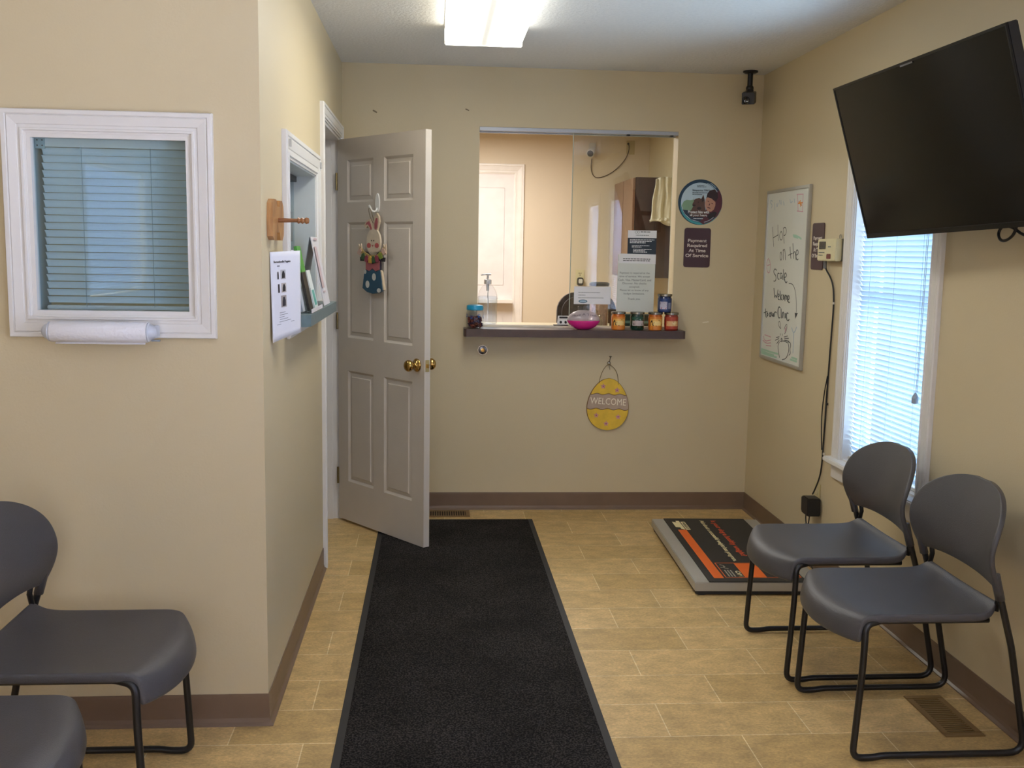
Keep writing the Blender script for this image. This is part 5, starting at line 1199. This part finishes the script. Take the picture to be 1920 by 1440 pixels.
# ------------------------------------------------------------------ brochures and signs on the ledge
def slab(bm, x0, z0, x1, z1, y0, y1, th):
    """flat board whose lower edge is at (x0, z0) and upper edge at (x1, z1), running from y0 to y1"""
    d = Vector((x1-x0, 0, z1-z0)).normalized(); n = Vector((d.z, 0, -d.x))*th
    q = [(x0, z0), (x1, z1), (x1+n.x, z1+n.z), (x0+n.x, z0+n.z)]
    A = [bm.verts.new((a, y0, b)) for a, b in q]; B = [bm.verts.new((a, y1, b)) for a, b in q]
    for k in range(4): bm.faces.new((A[k], A[(k+1) % 4], B[(k+1) % 4], B[k]))
    bm.faces.new(A); bm.faces.new(B[::-1]); bmesh.ops.recalc_face_normals(bm, faces=bm.faces[:])
t = thing('sign_holder', 'tall folded white sign standing like a tent at the far end of the ledge', 'sign', (XL, 4.06, 1.2475))
bm = NB(); slab(bm, -0.030, 0.001, 0.015, 0.270, 0.0, 0.21, 0.002); obj('back_panel', bm, mat('acrylic_grey', '#aab0b3', 0.2, trans=0.3), t)
bm = NB(); slab(bm, 0.070, 0.001, 0.018, 0.270, 0.0, 0.21, 0.003); obj('front_panel', bm, mat('acrylic_white', '#e4e0e6', 0.3), t)
bm = NB(); slab(bm, 0.0240+0.0031, 0.258, 0.0224+0.0031, 0.266, 0.05, 0.16, 0.0005); slab(bm, 0.0635+0.0031, 0.052, 0.0625+0.0031, 0.058, 0.03, 0.10, 0.0005); slab(bm, 0.060+0.0031, 0.070, 0.0285+0.0031, 0.233, 0.02, 0.09, 0.0005); obj('print', bm, mat('pale_print', '#bfa9ac', 0.8), t)
def brochure(y, w_, xb, xt, zt, col, label, top=None, edge=None):
    t = thing('brochure_stack', label, 'brochures', (XL, y, 1.2506), group='brochures on the ledge')
    bm = NB(); slab(bm, xb, 0.001, xt, zt, 0, w_, 0.010); obj('stack', bm, mat('brochure_'+col[1:], col, 0.4), t)
    if top:
        f = 0.60; bm = NB(); slab(bm, xb+(xt-xb)*f+0.0002, zt*f, xt+0.0002, zt+0.0004, -0.0004, w_+0.0004, 0.0104); obj('cover_top', bm, mat('brochure_'+top[1:], top, 0.4), t)
    if edge:
        bm = NB(); slab(bm, xb+(xt-xb)*0.1+0.0102, zt*0.1, xt+0.0102-0.0, zt*0.97, w_*0.2, w_*0.85, 0.0006); obj('cover_band', bm, mat('brochure_'+edge[1:], edge, 0.4), t)
brochure(3.66, 0.10, 0.055, 0.008, 0.228, '#2d2a22', 'dark brochures with a bright green top leaning on the ledge', top='#4f9a3a')
brochure(3.585, 0.06, 0.040, 0.000, 0.215, '#c9ccd4', 'grey-white brochures beside the green-topped ones on the ledge')
brochure(3.79, 0.10, 0.058, 0.026, 0.140, '#dfe6e4', 'white brochures with a teal cover band on the ledge', edge='#58a79c')
t = thing('brochure_rack', 'clear plastic rack at the near end of the ledge holding the brochures', 'rack', (XL, 3.575, 1.2475))
bm = NB(); box(bm, 0.002, 0.082, 0.0, 0.33, 0.0, 0.0025); obj('base', bm, CLEAR, t)
bm = NB(); box(bm, 0.0795, 0.082, 0.0, 0.33, 0.0026, 0.016); obj('lip', bm, mat('acrylic_white', '#e4e0e6', 0.3), t)
bm = NB(); box(bm, 0.030, 0.078, -0.004, -0.001, 0.003, 0.09); obj('side', bm, CLEAR, t)

# ------------------------------------------------------------------ hook and bunny on the door
t = thing('adhesive_hook', 'small white oval hook stuck on the open door', 'hook', M=DF @ Matrix.Translation((0.356, 1.690, 0.0)))
WP = mat('hook_white', '#dddcd8', 0.35)
bm = NB(); prism(bm, ell(0.008, 0.012, 0.017, 0.047, 24), 0.0, 0.006); obj('base', bm, WP, t, bev=0.002)
bm = NB(); tube(bm, fillet([(0.008, -0.012, 0.004), (0.004, -0.032, 0.012), (-0.006, -0.030, 0.026), (-0.020, 0.000, 0.034)], 0.012), 0.005, 10); obj('prong', bm, WP, t, smooth=True)
t = thing('bunny_ornament', 'painted wooden bunny in a blue spotted egg hanging on the door', 'ornament', M=DF @ Matrix.Translation((0.352, 1.443, 0.014)) @ Matrix.Diagonal((1.18, 0.92, 1.0, 1.0)))
CR = '#cbb9a0'; PK = '#a3565c'; BL = '#2a5068'
def cut(name, pts, z0, z1, col, parent=None, bev=0.0):
    bm = NB(); prism(bm, pts, z0, z1); return obj(name, bm, mat('paint_'+col[1:], col, 0.55, vary=0.07, vscale=40), parent or t, bev=bev)
head = cut('head', ell(0.004, 0.070, 0.050, 0.074, 30), 0.0, 0.010, '#cfc0aa')
ear1 = cut('ear', [(0.006, 0.130), (0.002, 0.165), (0.010, 0.205), (0.026, 0.228), (0.042, 0.208), (0.046, 0.180), (0.038, 0.150), (0.028, 0.128)], -0.001, 0.009, CR)
cut('ear_lining', [(0.013, 0.138), (0.012, 0.168), (0.022, 0.198), (0.033, 0.200), (0.037, 0.178), (0.030, 0.145), (0.024, 0.134)], 0.0092, 0.0100, PK, ear1)
ear2 = cut('ear', [(0.006, 0.130), (-0.006, 0.168), (-0.022, 0.196), (-0.048, 0.186), (-0.066, 0.160), (-0.050, 0.146), (-0.040, 0.158), (-0.030, 0.150), (-0.018, 0.126)], -0.001, 0.009, CR)
cut('ear_lining', [(-0.006, 0.140), (-0.014, 0.166), (-0.026, 0.184), (-0.046, 0.176), (-0.054, 0.162), (-0.036, 0.166), (-0.022, 0.150), (-0.014, 0.134)], 0.0092, 0.0100, PK, ear2)
for x in (-0.008, 0.008): cut('eye', ell(x, 0.078, 0.0035, 0.004, 10), 0.0102, 0.0108, '#231d1c', head)
for x in (-0.028, 0.030): cut('cheek', ell(x, 0.052, 0.015, 0.014, 18), 0.0102, 0.0106, '#b85a58', head)
cut('nose', [(-0.008, 0.055), (0.008, 0.055), (0.0, 0.044)], 0.0102, 0.0108, '#b4615c', head)
cut('chest', [(-0.048, 0.018), (0.052, 0.018), (0.050, -0.080), (-0.050, -0.080)], 0.0, 0.010, '#2e2a3a')
cut('bow', [(-0.046, -0.030), (-0.020, -0.042), (0.004, -0.048), (0.028, -0.042), (0.052, -0.030), (0.050, -0.078), (0.026, -0.088), (0.004, -0.072), (-0.020, -0.088), (-0.046, -0.078)], 0.0101, 0.0150, '#a85f66')
arm = cut('garland', [(-0.085, 0.045), (-0.060, 0.018), (-0.020, 0.000), (0.030, 0.000), (0.065, 0.016), (0.090, 0.045), (0.098, 0.030), (0.072, -0.002), (0.035, -0.020), (-0.022, -0.020), (-0.066, -0.002), (-0.094, 0.028)], 0.0102, 0.0170, '#a8925a')
for x, y, c in ((-0.085, 0.02, '#c9a89a'), (-0.060, -0.006, '#3e5a3a'), (-0.034, -0.018, '#8a3a4c'), (-0.008, -0.024, '#c9a04a'), (0.016, -0.022, '#3e5a3a'), (0.040, -0.016, '#8a3a4c'), (0.066, 0.0, '#7a8a3a'), (0.088, 0.024, '#c9a89a')):
    cut('garland_charm', rot2([(x-0.010, y-0.020), (x+0.010, y-0.020), (x+0.012, y+0.006), (x, y+0.018), (x-0.012, y+0.006)], x*6, x, y), 0.0172, 0.0215, c, arm)
for x in (-0.074, 0.080): cut('paw', [(x-0.014, -0.012), (x+0.014, -0.012), (x+0.010, -0.034), (x-0.012, -0.034)], 0.010, 0.016, '#26242e', arm)
for x in (-0.088, 0.092): cut('mini_bunny', [(x-0.012, 0.005), (x+0.012, 0.005), (x+0.012, 0.035), (x+0.008, 0.062), (x, 0.045), (x-0.010, 0.060), (x-0.012, 0.035)], 0.010, 0.016, '#c7b39a', arm)
b_ = cut('egg_half', [(-0.054, -0.080), (-0.028, -0.090), (0.004, -0.078), (0.034, -0.090), (0.058, -0.080), (0.068, -0.130), (0.076, -0.188), (0.045, -0.204), (0.004, -0.210), (-0.038, -0.202), (-0.070, -0.182), (-0.062, -0.130)], 0.0, 0.0155, BL)
cut('egg_trim', [(0.058, -0.080), (0.066, -0.090), (0.084, -0.186), (0.076, -0.188), (0.068, -0.130)], 0.0, 0.0120, '#c9b79c')
for x, y, w_, h in ((0.016, -0.118, 0.014, 0.020), (-0.032, -0.160, 0.014, 0.020), (-0.050, -0.092, 0.010, 0.012), (0.052, -0.190, 0.014, 0.012)):
    cut('egg_spot', clip(ell(x, y, w_, h, 18), 1), 0.0156, 0.0161, '#c4c4bf', b_)
bm = NB(); tube(bm, soft([(0.0, 0.165, 0.003), (-0.026, 0.215, 0.010), (-0.014, 0.262, 0.022), (0.0, 0.238, 0.018), (0.006, 0.165, 0.003)]), 0.0014, 6); obj('hanging_wire', bm, mat('rust_wire', '#6d5a3a', 0.6), t)

# entrance door behind the camera: white door with a glazed panel, lit by its own daylight
bm = NB()
for a, b, c, d in ((ED[0], ED[0]+0.12, 0.01, 2.05), (ED[1]-0.12, ED[1], 0.01, 2.05), (ED[0]+0.12, ED[1]-0.12, 0.01, 0.25), (ED[0]+0.12, ED[1]-0.12, 1.93, 2.05)): box(bm, a, b, YN+0.001, YN+0.04, c, d)
e_ = struct('door_3', bm, WHITE)
bm = NB(); box(bm, ED[0]+0.12, ED[1]-0.12, YN+0.015, YN+0.02, 0.25, 1.93); obj('pane', bm, GLASS, e_)
